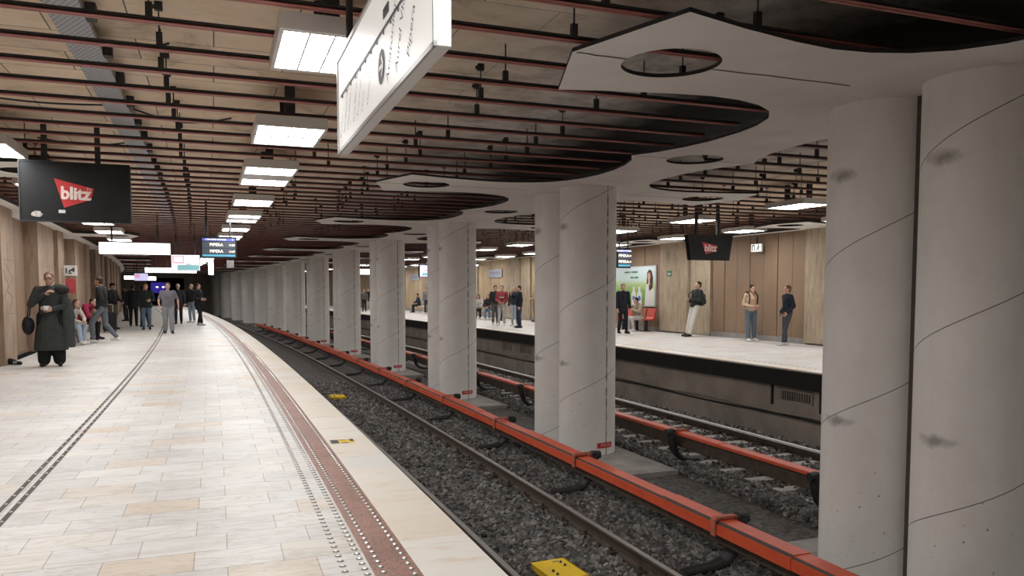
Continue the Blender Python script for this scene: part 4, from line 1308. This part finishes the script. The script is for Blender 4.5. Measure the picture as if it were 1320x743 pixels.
# white line-map sign, parallel with the track
sg = empty('hanging_sign', W(3.95, .77, 2.375), HD(3.95)); tag(sg, 'long white backlit line-map sign hanging over the platform edge', 'sign')
L2, SH_ = 1.20, .60
b_ = MB(); b_.box(-.036, .022, -L2, L2, 0, SH_, 0, .004); link('case', b_, MWHT, sg)
b_ = MB(); b_.quad((-.037, -L2 + .02, .025), (-.037, -L2 + .02, SH_ - .025), (-.037, L2 - .02, SH_ - .025), (-.037, L2 - .02, .025)); link('panel', b_, MSIGN, sg)
b_ = MB()
for z0, z1 in ((0, .02), (SH_ - .02, SH_)): b_.box(-.046, -.034, -L2, L2, z0, z1)
for y0, y1 in ((-L2, -L2 + .015), (L2 - .015, L2)): b_.box(-.046, -.034, y0, y1, 0, SH_)
link('frame', b_, MALU, sg)
tx = MB()
tx.box(-.041, -.0375, -L2 + .35, L2 - .12, .335, .350, 0)
def slant(s, y, z, size):
    q = MB(); put_text(q, s, size, TR(-.0395, y, z, LEFTF, math.radians(58)), 0, 0, 'LEFT'); link('station_name', q, MTXT, sg)
ynames = [('Aviatorilor', -.35), ('Aurel Vlaicu', -.54), ('Pipera', -.77)]
for s, y in ynames: slant(s, y, .08, .082)
for s, y in (('Berceni', 1.0), ('Aparatorii Patriei', .86), ('Piata Sudului', .72), ('Eroii Revolutiei', .50), ('Tineretului', .36), ('Unirii', .22), ('Universitate', .06)):
    slant(s, y + .1, .09, .05)
for y in [1.0 - .16 * k for k in range(12)]: tx.box(-.042, -.0375, y - .008, y + .008, .318, .335, 0)
for y0 in (-.30, -.62): tx.box(-.042, -.0375, y0 - .10, y0 + .02, .385, .43, 0)
link('line_diagram', tx, MTXT, sg)
ar = MB()
n = 28; cy, cz, rr = -.22, .185, .082
ar.poly([(-.0395, cy + rr * math.cos(2 * PI * k / n), cz + rr * math.sin(2 * PI * k / n)) for k in range(n)], 0)
for (a0, b0, a1, b1) in ((.05, 0, -.05, 0), (-.05, 0, -.005, .045), (-.05, 0, -.005, -.045)):
    d_ = Vector((a1 - a0, b1 - b0)).normalized(); nx, nz = -d_.y * .010, d_.x * .010
    ar.poly([(-.0415, cy + a0 + nx, cz + b0 + nz), (-.0415, cy + a0 - nx, cz + b0 - nz), (-.0415, cy + a1 - nx, cz + b1 - nz), (-.0415, cy + a1 + nx, cz + b1 + nz)], 1)
link('arrow_symbol', ar, [MTXT, MWHT], sg)
for y in (-.7, .95): hang_rod(sg, 0, y, SH_, ZC - 2.34, .022)

def blitz(u, v, z0, w, h, label, taper=0.0, big=True):
    root = empty('black_monitor', W(u, v, z0), HD(u)); tag(root, label, 'monitor')
    b_ = MB(); wb_ = w / 2 - taper
    o_ = [(-wb_, 0), (wb_, 0), (w / 2, h), (-w / 2, h)]
    b_.prism(o_, 1, 0, .16); link('case', b_, MBLK, root)
    f_ = MB()
    for a, c in zip(o_, o_[1:] + o_[:1]):
        f_.tube([(a[0], -.003, a[1]), (c[0], -.003, c[1])], .009, 4)
    link('frame', f_, MDM, root)
    # red wedge emblem
    e_ = MB()
    k = w / 1.22
    pts = [(-.235, .53), (.20, .42), (.165, .28), (-.135, .17)]
    e_.poly([(x * k, -.004, z * k * h / (k * .735)) for x, z in pts], 0)
    em = link('emblem', e_, MRSIGN, root)
    t_ = MB()
    put_text(t_, 'blitz', .215 * k, TR(-.005 * k, -.007, .345 * h / .735, FRONT, -.02), 0, 0, 'CENTER', .90, 0, .0075)
    put_text(t_, 'TV', .05 * k, TR(.145 * k, -.007, .405 * h / .735, FRONT, -.1), 0)
    # fatten: draw twice with a small offset
    if big:
        put_text(t_, 'blitz', .215 * k, TR(.006 * k, -.0072, .347 * h / .735, FRONT, -.02), 0, 0, 'CENTER', .92)
    link('lettering', t_, MPALE, em)
    if big:
        s_ = MB(); rr_ = random.Random(2)
        s_.poly([(-.44 + .062 * math.cos(a) * rr_.uniform(.8, 1.1), -.005, .085 + .042 * math.sin(a) * rr_.uniform(.8, 1.1)) for a in [q * 2 * PI / 14 for q in range(14)]])
        link('torn_sticker', s_, M.setdefault('stk', plain('old_sticker', (.40, .37, .34), .8, 0, .35, 30)), root)
        s_ = MB(); s_.quad((-.20, -.005, .105), (-.125, -.005, .105), (-.125, -.005, .145), (-.20, -.005, .145)); link('small_label', s_, MWHT, root)
    for x in (-.28 * w, .2 * w):
        q = MB(); q.box(x - .03, x + .03, .05, .11, h, ZC - z0); link('hanger_bar', q, MDM, root)
    return root
blitz(11.3, -1.645, 2.375, 1.245, .745, 'black monitor back with red emblem hanging over the near platform')
blitz(15.0, 10.70, 2.20, 1.22, .575, 'black tapered monitor box with red emblem over the far platform', .09, False)

def board(u, v, z0, w, h, label, faces, depth=.10, name='information_display', rods=True, screen=None, casemat=None):
    root = empty(name, W(u, v, z0), HD(u)); tag(root, label, 'display')
    b_ = MB(); b_.box(-w / 2, w / 2, 0, depth, 0, h, 0, .006); link('case', b_, casemat or MBLK, root)
    s_ = MB(); mats_ = []
    for (x0, x1, z_0, z_1, mt) in faces:
        if mt not in mats_: mats_.append(mt)
        lay = -.003 - .0012 * len(s_.f)
        s_.quad((x0 * w - w / 2, lay, z_0 * h), (x1 * w - w / 2, lay, z_0 * h), (x1 * w - w / 2, lay, z_1 * h), (x0 * w - w / 2, lay, z_1 * h), mats_.index(mt))
    sc_ = link('screen', s_, mats_, root)
    if rods:
        for x in (-w * .32, w * .32): hang_rod(root, x, depth / 2, h, ZC - z0, .025)
    return root, sc_
ENAVY = emis('screen_navy', (.015, .02, .05), .6); EBLUE = emis('screen_blue', (.08, .10, .50), .6); ECYAN = emis('screen_cyan', (.08, .33, .45), .6)
EGREY = emis('screen_grey', (.06, .065, .08), .5); EWHT = emis('screen_white', (1, .97, 1), .55); EPINK = emis('screen_pink', (.80, .42, .55), .5); EGRN = emis('screen_teal', (.20, .42, .45), .5)
ELET = emis('screen_letters', (.95, .93, .80), .7); EVIO = emis('screen_violet', (.70, .66, 1.0), .55); EBLU2 = emis('screen_deep_blue', (.025, .018, .22), .7)
def dep_board(u, v, z0, w, h, label):
    r, sc_ = board(u, v, z0, w, h, label, [(.05, .96, .06, .92, ENAVY), (.06, .95, .80, .91, EBLUE), (.06, .95, .47, .76, EGREY), (.06, .95, .20, .44, EGREY), (.06, .95, .08, .17, ECYAN)])
    y = -.014
    for nm, tx_, sz, x, z in (('header_text', '1: DIN PIATA VICTORIEI', .085, -.08, .855), ('track_number', '1', .10, .38, .855), ('destination_text', 'PIPERA', .19, -.06, .615),
                              ('time_text', '11:39', .12, .36, .605), ('destination_text', 'PIPERA', .19, -.06, .315), ('time_text', '11:47', .12, .36, .305)):
        t_ = MB(); put_text(t_, tx_, h * sz, TR(x * w, y, z * h), 0, 0, 'CENTER', 1.0, 0, h * .004); link(nm, t_, ELET, sc_)
    return r
dep_board(20, .21, 2.275, .83, .52, 'dark departure display showing two trains, hung over the near platform')
dep_board(20.5, 11.68, 2.18, .46, .60, 'blue departure display half hidden behind the second column')
r, sc_ = board(27, -.56, 2.13, .87, .52, 'white advertising screen with teal strip hanging near the departure display', [(.02, .98, .03, .97, EWHT), (.05, .45, .45, .92, EPINK), (.10, .40, .55, .85, EWHT), (.22, .96, .05, .36, EGRN), (.5, .7, .38, .42, MTXD)], name='advertising_screen')
r, sc_ = board(50, -2.50, 2.06, .74, .44, 'small lilac advertising screen far along the near platform', [(.02, .98, .03, .97, EVIO), (.05, .40, .4, .9, EPINK)], name='advertising_screen')
r, sc_ = board(38.5, 10.9, 2.2, .62, .62, 'lilac and white advertising screen over the far platform', [(.1, .98, .03, .97, EVIO), (.3, .9, .1, .35, EGRN), (.4, .8, .5, .6, EPINK)], name='advertising_screen')
def light_box(u, v, z0, w, h, label, marks=()):
    r, sc_ = board(u, v, z0, w, h, label, [(.01, .99, .04, .96, MSIGN2)], .10, 'light_box_sign', True, None, MWHT)
    for x, s in marks:
        t_ = MB(); put_text(t_, s, h * .4, TR(x, -.008, h / 2), 0); link('lettering', t_, MTXT, sc_)
light_box(24, -1.84, 2.50, 1.80, .33, 'wide glowing white sign box next along from the black monitor', ((.82, '2'),))
light_box(40, -1.05, 2.33, 2.25, .24, 'second glowing white sign box under the advertising screen')
light_box(60, -3.2, 2.26, .75, .26, 'small glowing white sign box far along beside the wall')
light_box(60, -1.85, 2.2, .55, .28, 'tiny glowing white sign box far along over mid platform')
light_box(48, 9.95, 2.5, .95, .34, 'white glowing sign box seen far between two columns', ((.2, '1'),))
# vertical white box below the departure display
q = MB(); q.box(-.07, .07, 0, .08, 0, .55, 0, .01)
o = link('hanging_white_box', q, MSIGN2, None, W(25.5, .15, 1.98), HD(25.5)); tag(o, 'upright white glowing box under the departure display', 'sign')
q = MB(); q.tube([(0, .04, .5), (0, .04, 1.6)], .012, 6); link('hanger_rod', q, MDM, o)
# blue glow in the portal
root = empty('portal_screen', W(90.5, .25, 1.15), HD(90.5)); tag(root, 'dark blue glowing screen with two white lights at the platform end', 'screen')
q = MB(); q.box(-1.0, 1.0, 0, .12, 0, 1.3); link('case', q, MBLK, root)
q = MB(); q.quad((-.9, -.01, .1), (.9, -.01, .1), (.9, -.01, 1.2), (-.9, -.01, 1.2)); link('panel', q, EBLU2, root)
for x in (-.3, .3):
    q = MB(); q.ell((x, -.03, .72), .12, .03, .07); link('lamp', q, MSIGN2, root)
q = MB(); q.box(-.9, -.8, .03, .09, -1.15, 0); q.box(.8, .9, .03, .09, -1.15, 0); link('stand', q, MDM, root)

# far wall signs
def on_far(u, z, off=.03): return W(u, WR - off, z)
def wall_thing(name, u, z, label, cat, off=.0): 
    o = empty(name, W(u, WR + off, z), HD(u) - PI / 2 + PI); tag(o, label, cat); return o
# local: x along -u.. facing -v is local -Y after rotation by +90
def wt(name, u, z, label, cat, off=0.0):
    o = empty(name, W(u, WR + off, z), HD(u) - PI / 2); tag(o, label, cat); return o
ex = wt('exit_sign', 18.95, 2.66, 'white exit pictogram sign with running figure on brown panels', 'sign', -.16)
q = MB(); q.box(-.24, .24, 0, .06, 0, .24, 0, .005); link('case', q, MWHT, ex)
q = MB(); q.quad((-.23, -.002, .01), (.23, -.002, .01), (.23, -.002, .23), (-.23, -.002, .23)); link('panel', q, emis('exit_glow', (1, 1, .97), .45), ex)
q = MB(); y = -.005
for x0, x1, z0, z1 in ((-.19, -.15, .03, .21), (-.15, -.09, .18, .21), (-.09, -.06, .03, .21)): q.quad((x0, y, z0), (x1, y, z0), (x1, y, z1), (x0, y, z1))
q.poly([(.10 + .028 * math.cos(a), y, .19 + .028 * math.sin(a)) for a in [k * PI / 5 for k in range(10)]])
for pts in (((.07, .16), (.13, .15), (.10, .08), (.05, .09)), ((.05, .10), (.08, .09), (.02, .03), (-.01, .04)), ((.09, .09), (.12, .09), (.15, .03), (.12, .03)), ((.12, .15), (.13, .13), (.19, .12), (.19, .14))): q.poly([(a, y, b_) for a, b_ in pts])
link('pictogram', q, MTXD, ex)
q = MB(); q.box(-.02, .02, .02, .05, .24, .45); link('bracket', q, MDM, ex)
gs = wt('green_exit_plate', 23.45, 2.0, 'small green and white exit plate on the stone pilaster', 'sign', -.15)
q = MB(); q.box(-.14, .14, 0, .01, 0, .20); link('plate', q, plain('green_plate', (.02, .18, .07), .5), gs)
q = MB(); q.poly([(-.10, -.002, .09), (-.02, -.002, .17), (-.02, -.002, .12), (.10, -.002, .12), (.10, -.002, .06), (-.02, -.002, .06), (-.02, -.002, .02)]); link('arrow', q, MWHT, gs)
for u_, w_, lab in ((39.9, 1.9, 'grey-blue station name plate on the pale panels above the seated people'), (54.3, 2.2, 'grey-blue name plate on pale panels farther along')):
    s_ = wt('name_plate', u_, 2.22, lab, 'sign', -.02)
    q = MB(); q.box(-w_ / 2, w_ / 2, 0, .03, 0, .46, 0, .006); link('plate', q, plain('blue_grey_plate', (.30, .32, .37), .5), s_)
    q = MB(); put_text(q, 'PIATA VICTORIEI', .19, TR(0, -.004, .24)); link('lettering', q, M.setdefault('bl', plain('blue_letters', (.12, .16, .28), .6)), s_)
# billboard poster: meadow, sky and a person in a white coat, generic artwork
bb = wt('billboard_poster', 26.1, .93, 'green meadow advertising poster on the far wall above the red seat', 'poster', -.02)
bw, bh = 3.3, 1.47
q = MB(); q.box(-bw / 2 - .04, bw / 2 + .04, 0, .04, -.04, bh + .04, 0, .008); link('frame', q, MALU, bb)
def poster_mat():
    m, nt, bs = new_mat('poster_print')
    ob = coords(nt); sp = N(nt, 'ShaderNodeSeparateXYZ'); nt.links.new(ob, sp.inputs[0])
    a = N(nt, 'ShaderNodeMath', operation='MULTIPLY_ADD'); nt.links.new(noise(nt, ob, 4, 6, .7), a.inputs[0]); a.inputs[1].default_value = .5; nt.links.new(sp.outputs[2], a.inputs[2])
    r = N(nt, 'ShaderNodeMath', operation='DIVIDE'); nt.links.new(a.outputs[0], r.inputs[0]); r.inputs[1].default_value = 1.9
    c = ramp(nt, r.outputs[0], [(.10, (.10, .22, .05)), (.42, (.20, .36, .09)), (.56, (.42, .55, .25)), (.66, (.55, .68, .66)), (.95, (.66, .76, .80))])
    nt.links.new(c, bs.inputs['Base Color']); bs.inputs['Roughness'].default_value = .35
    return m
q = MB(); q.quad((-bw / 2, -.004, 0), (bw / 2, -.004, 0), (bw / 2, -.004, bh), (-bw / 2, -.004, bh)); pr = link('print', q, poster_mat(), bb)
q = MB(); y = -.008
X = 1.25
q.poly([(X - .32, y, 0), (X + .36, y, 0), (X + .36, y, .55), (X + .20, y, .92), (X - .05, y, .95), (X - .25, y, .70)], 0)
q.poly([(X - .20, y - .001, .70), (X - .02, y - .001, .55), (X + .22, y - .001, .66), (X + .24, y - .001, 1.05), (X + .14, y - .001, 1.30), (X - .02, y - .001, 1.36), (X - .16, y - .001, 1.26), (X - .19, y - .001, 1.0)], 1)
q.poly([(X - .04 + .10 * math.cos(a), y - .002, 1.10 + .15 * math.sin(a)) for a in [k * PI / 8 for k in range(16)]], 2)
q.poly([(X - .10, y - .002, .98), (X + .02, y - .002, .98), (X + .05, y - .002, .78), (X - .10, y - .002, .78)], 2)
q.poly([(X - .32, y - .003, 0), (X + .0, y - .003, 0), (X - .04, y - .003, .80), (X - .18, y - .003, .82), (X - .26, y - .003, .66)], 0)
for x in (.55, .15): 
    q.poly([(x - .16, y - .002, .02), (x + .16, y - .002, .02), (x + .17, y - .002, .45), (x + .07, y - .002, .58), (x + .07, y - .002, .72), (x - .07, y - .002, .72), (x - .07, y - .002, .58), (x - .17, y - .002, .45)], 0)
    q.poly([(x + .10 * math.cos(a), y - .003, .27 + .10 * math.sin(a)) for a in [k * PI / 6 for k in range(12)]], 3)
link('artwork', q, [MWHT, cloth((.07, .045, .03)), M.setdefault(('skin', SKIN), plain('skin', SKIN, .5)), plain('poster_blue', (.05, .10, .42), .5)], pr)
q = MB()
for x0, x1, z in ((-.55, -.20, 1.28), (-.14, -.06, 1.28), (.0, .42, 1.28), (-.1, .12, 1.07), (.18, .46, 1.07)):
    q.quad((x0, -.009, z - .03), (x1, -.009, z - .03), (x1, -.009, z + .03), (x0, -.009, z + .03))
link('lettering', q, M.setdefault('pg', plain('poster_green', (.05, .20, .10), .5)), pr)
# left wall fire point signs
for u_, z_, w_, h_, col, lab, tx_ in ((25.6, 1.92, .34, .30, (.60, .58, .54), 'small white pictogram plate on the wall above the coated woman', True), (25.6, 1.42, .26, .42, (.40, .05, .06), 'red box on the wall behind the coated woman', False)):
    s_ = empty('wall_plate' if tx_ else 'alarm_box', W(u_, WL + .10, z_), HD(u_)); tag(s_, lab, 'sign' if tx_ else 'box')
    q = MB(); q.box(-w_ / 2 + .17, w_ / 2 + .17, -.02, .04, 0, h_, 0, .01); link('plate', q, plain('plate_paint', col, .5), s_)
    q = MB()
    if tx_:
        for pts in (((.05, .08), (.09, .08), (.09, .22), (.05, .22)), ((.12, .06), (.20, .06), (.20, .10), (.12, .10)), ((.14, .10), (.25, .18), (.23, .22), (.12, .15)), ((.22, .12), (.28, .12), (.28, .24), (.24, .24))): q.poly([(a, -.023, b_) for a, b_ in pts])
        link('pictogram', q, MTXD, s_)
    else:
        q.box(.10, .24, -.03, -.02, .10, .32); link('door', q, plain('alarm_red', (.5, .06, .07), .4), s_)
# security cameras
def cam(u, v, z, rz, label):
    root = empty('security_camera', W(u, v, z), HD(u) + rz); tag(root, label, 'camera')
    q = MB(); q.box(-.05, .05, -.16, .16, 0, .10, 0, .02); link('housing', q, MWHT, root)
    q = MB(); q.tube([(0, -.16, .05), (0, -.19, .05)], .04, 10); link('lens', q, MDM, root)
    q = MB(); q.tube([(0, .05, .10), (0, .05, ZC - z)], .018, 6); link('mount', q, MWHT, root)
cam(39.5, 14.1, 2.80, 1.0, 'white security camera above the station name plate')
cam(33, .35, 2.45, -.6, 'white security camera hanging beyond the departure display')
cam(52, -1.0, 2.55, .6, 'white security camera far along over mid platform')
q = MB(); q.box(-.09, .09, 0, .10, 0, .20, 0, .01)
o = link('loudspeaker_box', q, MALU, None, W(22, .55, 2.10), HD(22)); tag(o, 'small grey box hanging below the departure display', 'loudspeaker')
q = MB(); q.tube([(0, .05, .2), (0, .05, 1.54)], .010, 6); link('hanger_rod', q, MDM, o)

# ------------------------------------------------------------------ benches and belongings
def bench(u, v, L, rz, col, label, arch=True, back=False, h=.46):
    root = empty('bench', W(u, v, 0), HD(u) + rz); tag(root, label, 'bench')
    mt = col
    q = MB(); q.box(-.22, .22, -L / 2, L / 2, h - .05, h, 0, .015); link('seat', q, mt, root)
    if back:
        q = MB(); q.prism([(.19, h), (.23, h), (.30, h + .42), (.26, h + .42)], 1, -L / 2, L / 2); link('backrest', q, mt, root)
    for sy in (-1, 1):
        q = MB(); y = sy * (L / 2 - .05)
        q.tube([(-.20, y, 0), (-.19, y, h - .10), (-.13, y, h - .04), (.13, y, h - .04), (.19, y, h - .10), (.20, y, 0)], .028, 8); link('leg', q, mt, root)
bench(26.2, -3.56, 3.2, PI, M.setdefault('wood', plain('bench_wood', (.22, .14, .08), .6)), 'wooden bench by the wall behind the coated woman')
MWB = plain('white_bench_paint', (.60, .58, .53), .5); MRB = plain('red_seat', (.50, .06, .035), .45)
bench(36.9, 13.95, 2.6, 0, MWB, 'white bench with arched legs beside the standing group')
bench(50.6, 14.65, 2.2, 0, MWB, 'white bench with arched legs far between the columns')
def red_seat(u, v, label):
    root = empty('red_seat', W(u, v, 0), HD(u)); tag(root, label, 'seat')
    q = MB(); q.prism([(-.24, .42), (-.24, .45), (.12, .45), (.19, .52), (.26, .84), (.30, .84), (.24, .46), (.16, .40)], 1, -.25, .25); link('shell', q, MRB, root)
    q = MB(); q.box(-.05, .05, -.05, .05, 0, .42); q.box(-.15, .15, -.15, .15, 0, .02); link('pedestal', q, MDM, root)
for k, lab in enumerate(('red moulded seat beside the pilaster, holding the person in tan', 'empty red moulded seat under the middle of the poster', 'red moulded seat showing behind the man in dark suit')):
    red_seat(24.45 + .62 * k + (.3 if k == 2 else 0), 15.0, lab)
# luggage
b_ = empty('suitcase', W(31.3, -3.1, 0), HD(31)); tag(b_, 'black suitcase standing on the paving by the man in cap', 'suitcase')
q = MB(); q.box(-.22, .22, -.14, .14, .05, .72, 0, .04); link('shell', q, cloth(BLACKC, .5), b_)
q = MB(); q.tube([(-.1, .1, .72), (-.1, .1, 1.0), (.1, .1, 1.0), (.1, .1, .72)], .012, 6); link('handle', q, MALU, b_)
for x in (-.17, .17):
    q = MB(); q.tube([(x - .02, 0, .03), (x + .02, 0, .03)], .03, 10); link('wheel', q, MDM, b_)
hb_ = empty('handbag', W(17.55, -3.36, .66), HD(17.6)); tag(hb_, 'black shoulder bag hanging at the side of the coated woman', 'bag')
q = MB(); q.ell((0, 0, .16), .11, .17, .19); link('pouch', remesh(q, .012, 2), cloth((.014, .014, .016), .5), hb_)
q = MB(); q.tube([(0, -.10, .28), (.03, -.06, .55), (.07, 0, .74), (.04, .06, .55), (0, .10, .28)], .012, 6); link('strap', q, cloth((.014, .014, .016), .5), hb_)
def backpack(u, v, z, rz, col, label):
    root = empty('backpack', W(u, v, z), rz); tag(root, label, 'backpack')
    q = MB(); q.box(-.14, .14, -.09, .09, 0, .42, 0, .05); link('sack', smooth_by_angle(remesh(q, .014, 4), 180), cloth(col), root)
    q = MB(); q.box(-.10, .10, -.13, -.08, .04, .20, 0, .03); link('pocket', remesh(q, .012, 3), cloth(col), root)
    for sx in (-1, 1):
        q = MB(); q.tube([(sx * .09, .08, .40), (sx * .11, .19, .46), (sx * .12, .30, .36), (sx * .12, .28, .12), (sx * .10, .09, .05)], .016, 6); link('strap', q, cloth((.02, .02, .02)), root)
fw = lambda rz: Vector((-math.sin(rz), math.cos(rz), 0))
def bp_behind(u, v, rz, dist, z, col, label):
    p = W(u, v); f = fw(rz); q = p - f * dist
    root = empty('backpack', (q.x, q.y, z), rz); tag(root, label, 'backpack')
    m_ = MB(); m_.ell((0, 0, .20), .15, .10, .23); m_.box(-.13, .13, -.08, .08, .02, .38, 0, .04); link('sack', remesh(m_, .014, 4), cloth(col), root)
    m_ = MB(); m_.ell((0, -.09, .12), .10, .05, .10); link('pocket', remesh(m_, .012, 3), cloth(col), root)
    for sx in (-1, 1):
        m_ = MB(); m_.tube([(sx * .10, .06, .36), (sx * .125, dist - .02, .475), (sx * .13, dist + .15, .36), (sx * .14, dist + .12, .10), (sx * .12, .07, .06)], .017, 6); link('strap', m_, cloth((.015, .015, .016)), root)
bp_behind(21.15, 14.72, PI / 2 + .35, .27, 1.02, (.05, .06, .058), 'dark grey backpack on the young man in white trousers')
bp_behind(18.6, 14.85, CAM + .25, .22, 1.0, (.02, .02, .022), 'black backpack worn by the woman in beige')
# sole of a sneaker poking in beside the first pilaster
q = MB(); q.tcap((-.14, 0, .05), .045, (.13, .0, .045), .040); q.tcap((-.12, 0, .09), .05, (-.02, 0, .07), .05)
sn = remesh(q, .012, 1)
o = link('sneaker', sn, cloth((.015, .015, .017), .6), None, W(18.15, -3.72, 0), -.25); tag(o, 'black sneaker with white stripes beside the carved pilaster', 'shoe')
q = MB()
for k in range(3): q.add([(x + .035 * k, y_, z_) for x, y_, z_ in ((.0, -.052, .04), (.016, -.052, .04), (.03, -.045, .09), (.014, -.045, .09))], [(0, 1, 2, 3)])
link('stripes', q, MWHT, o)

# ------------------------------------------------------------------ light, camera, view
w = D.worlds.new('W'); SC.world = w; w.use_nodes = True
w.node_tree.nodes['Background'].inputs[0].default_value = (.05, .05, .055, 1)
w.node_tree.nodes['Background'].inputs[1].default_value = .2
cam_ = D.cameras.new('camera'); co = D.objects.new('camera', cam_); COL.objects.link(co)
cam_.sensor_fit = 'HORIZONTAL'; cam_.sensor_width = 36.0; cam_.lens = 1000 / 1320 * 36
co.location = (0, 0, 1.5); co.rotation_euler = (PI / 2 - math.radians(3.5), 0, 0)
cam_.shift_y = (435.96 - 371.5) / 1320
cam_.clip_start = .05; cam_.clip_end = 300
SC.camera = co
SC.view_settings.view_transform = 'Standard'
SC.view_settings.look = 'None'
SC.view_settings.gamma = 1
SC.view_settings.use_curve_mapping = False
SC.view_settings.exposure = 0.55
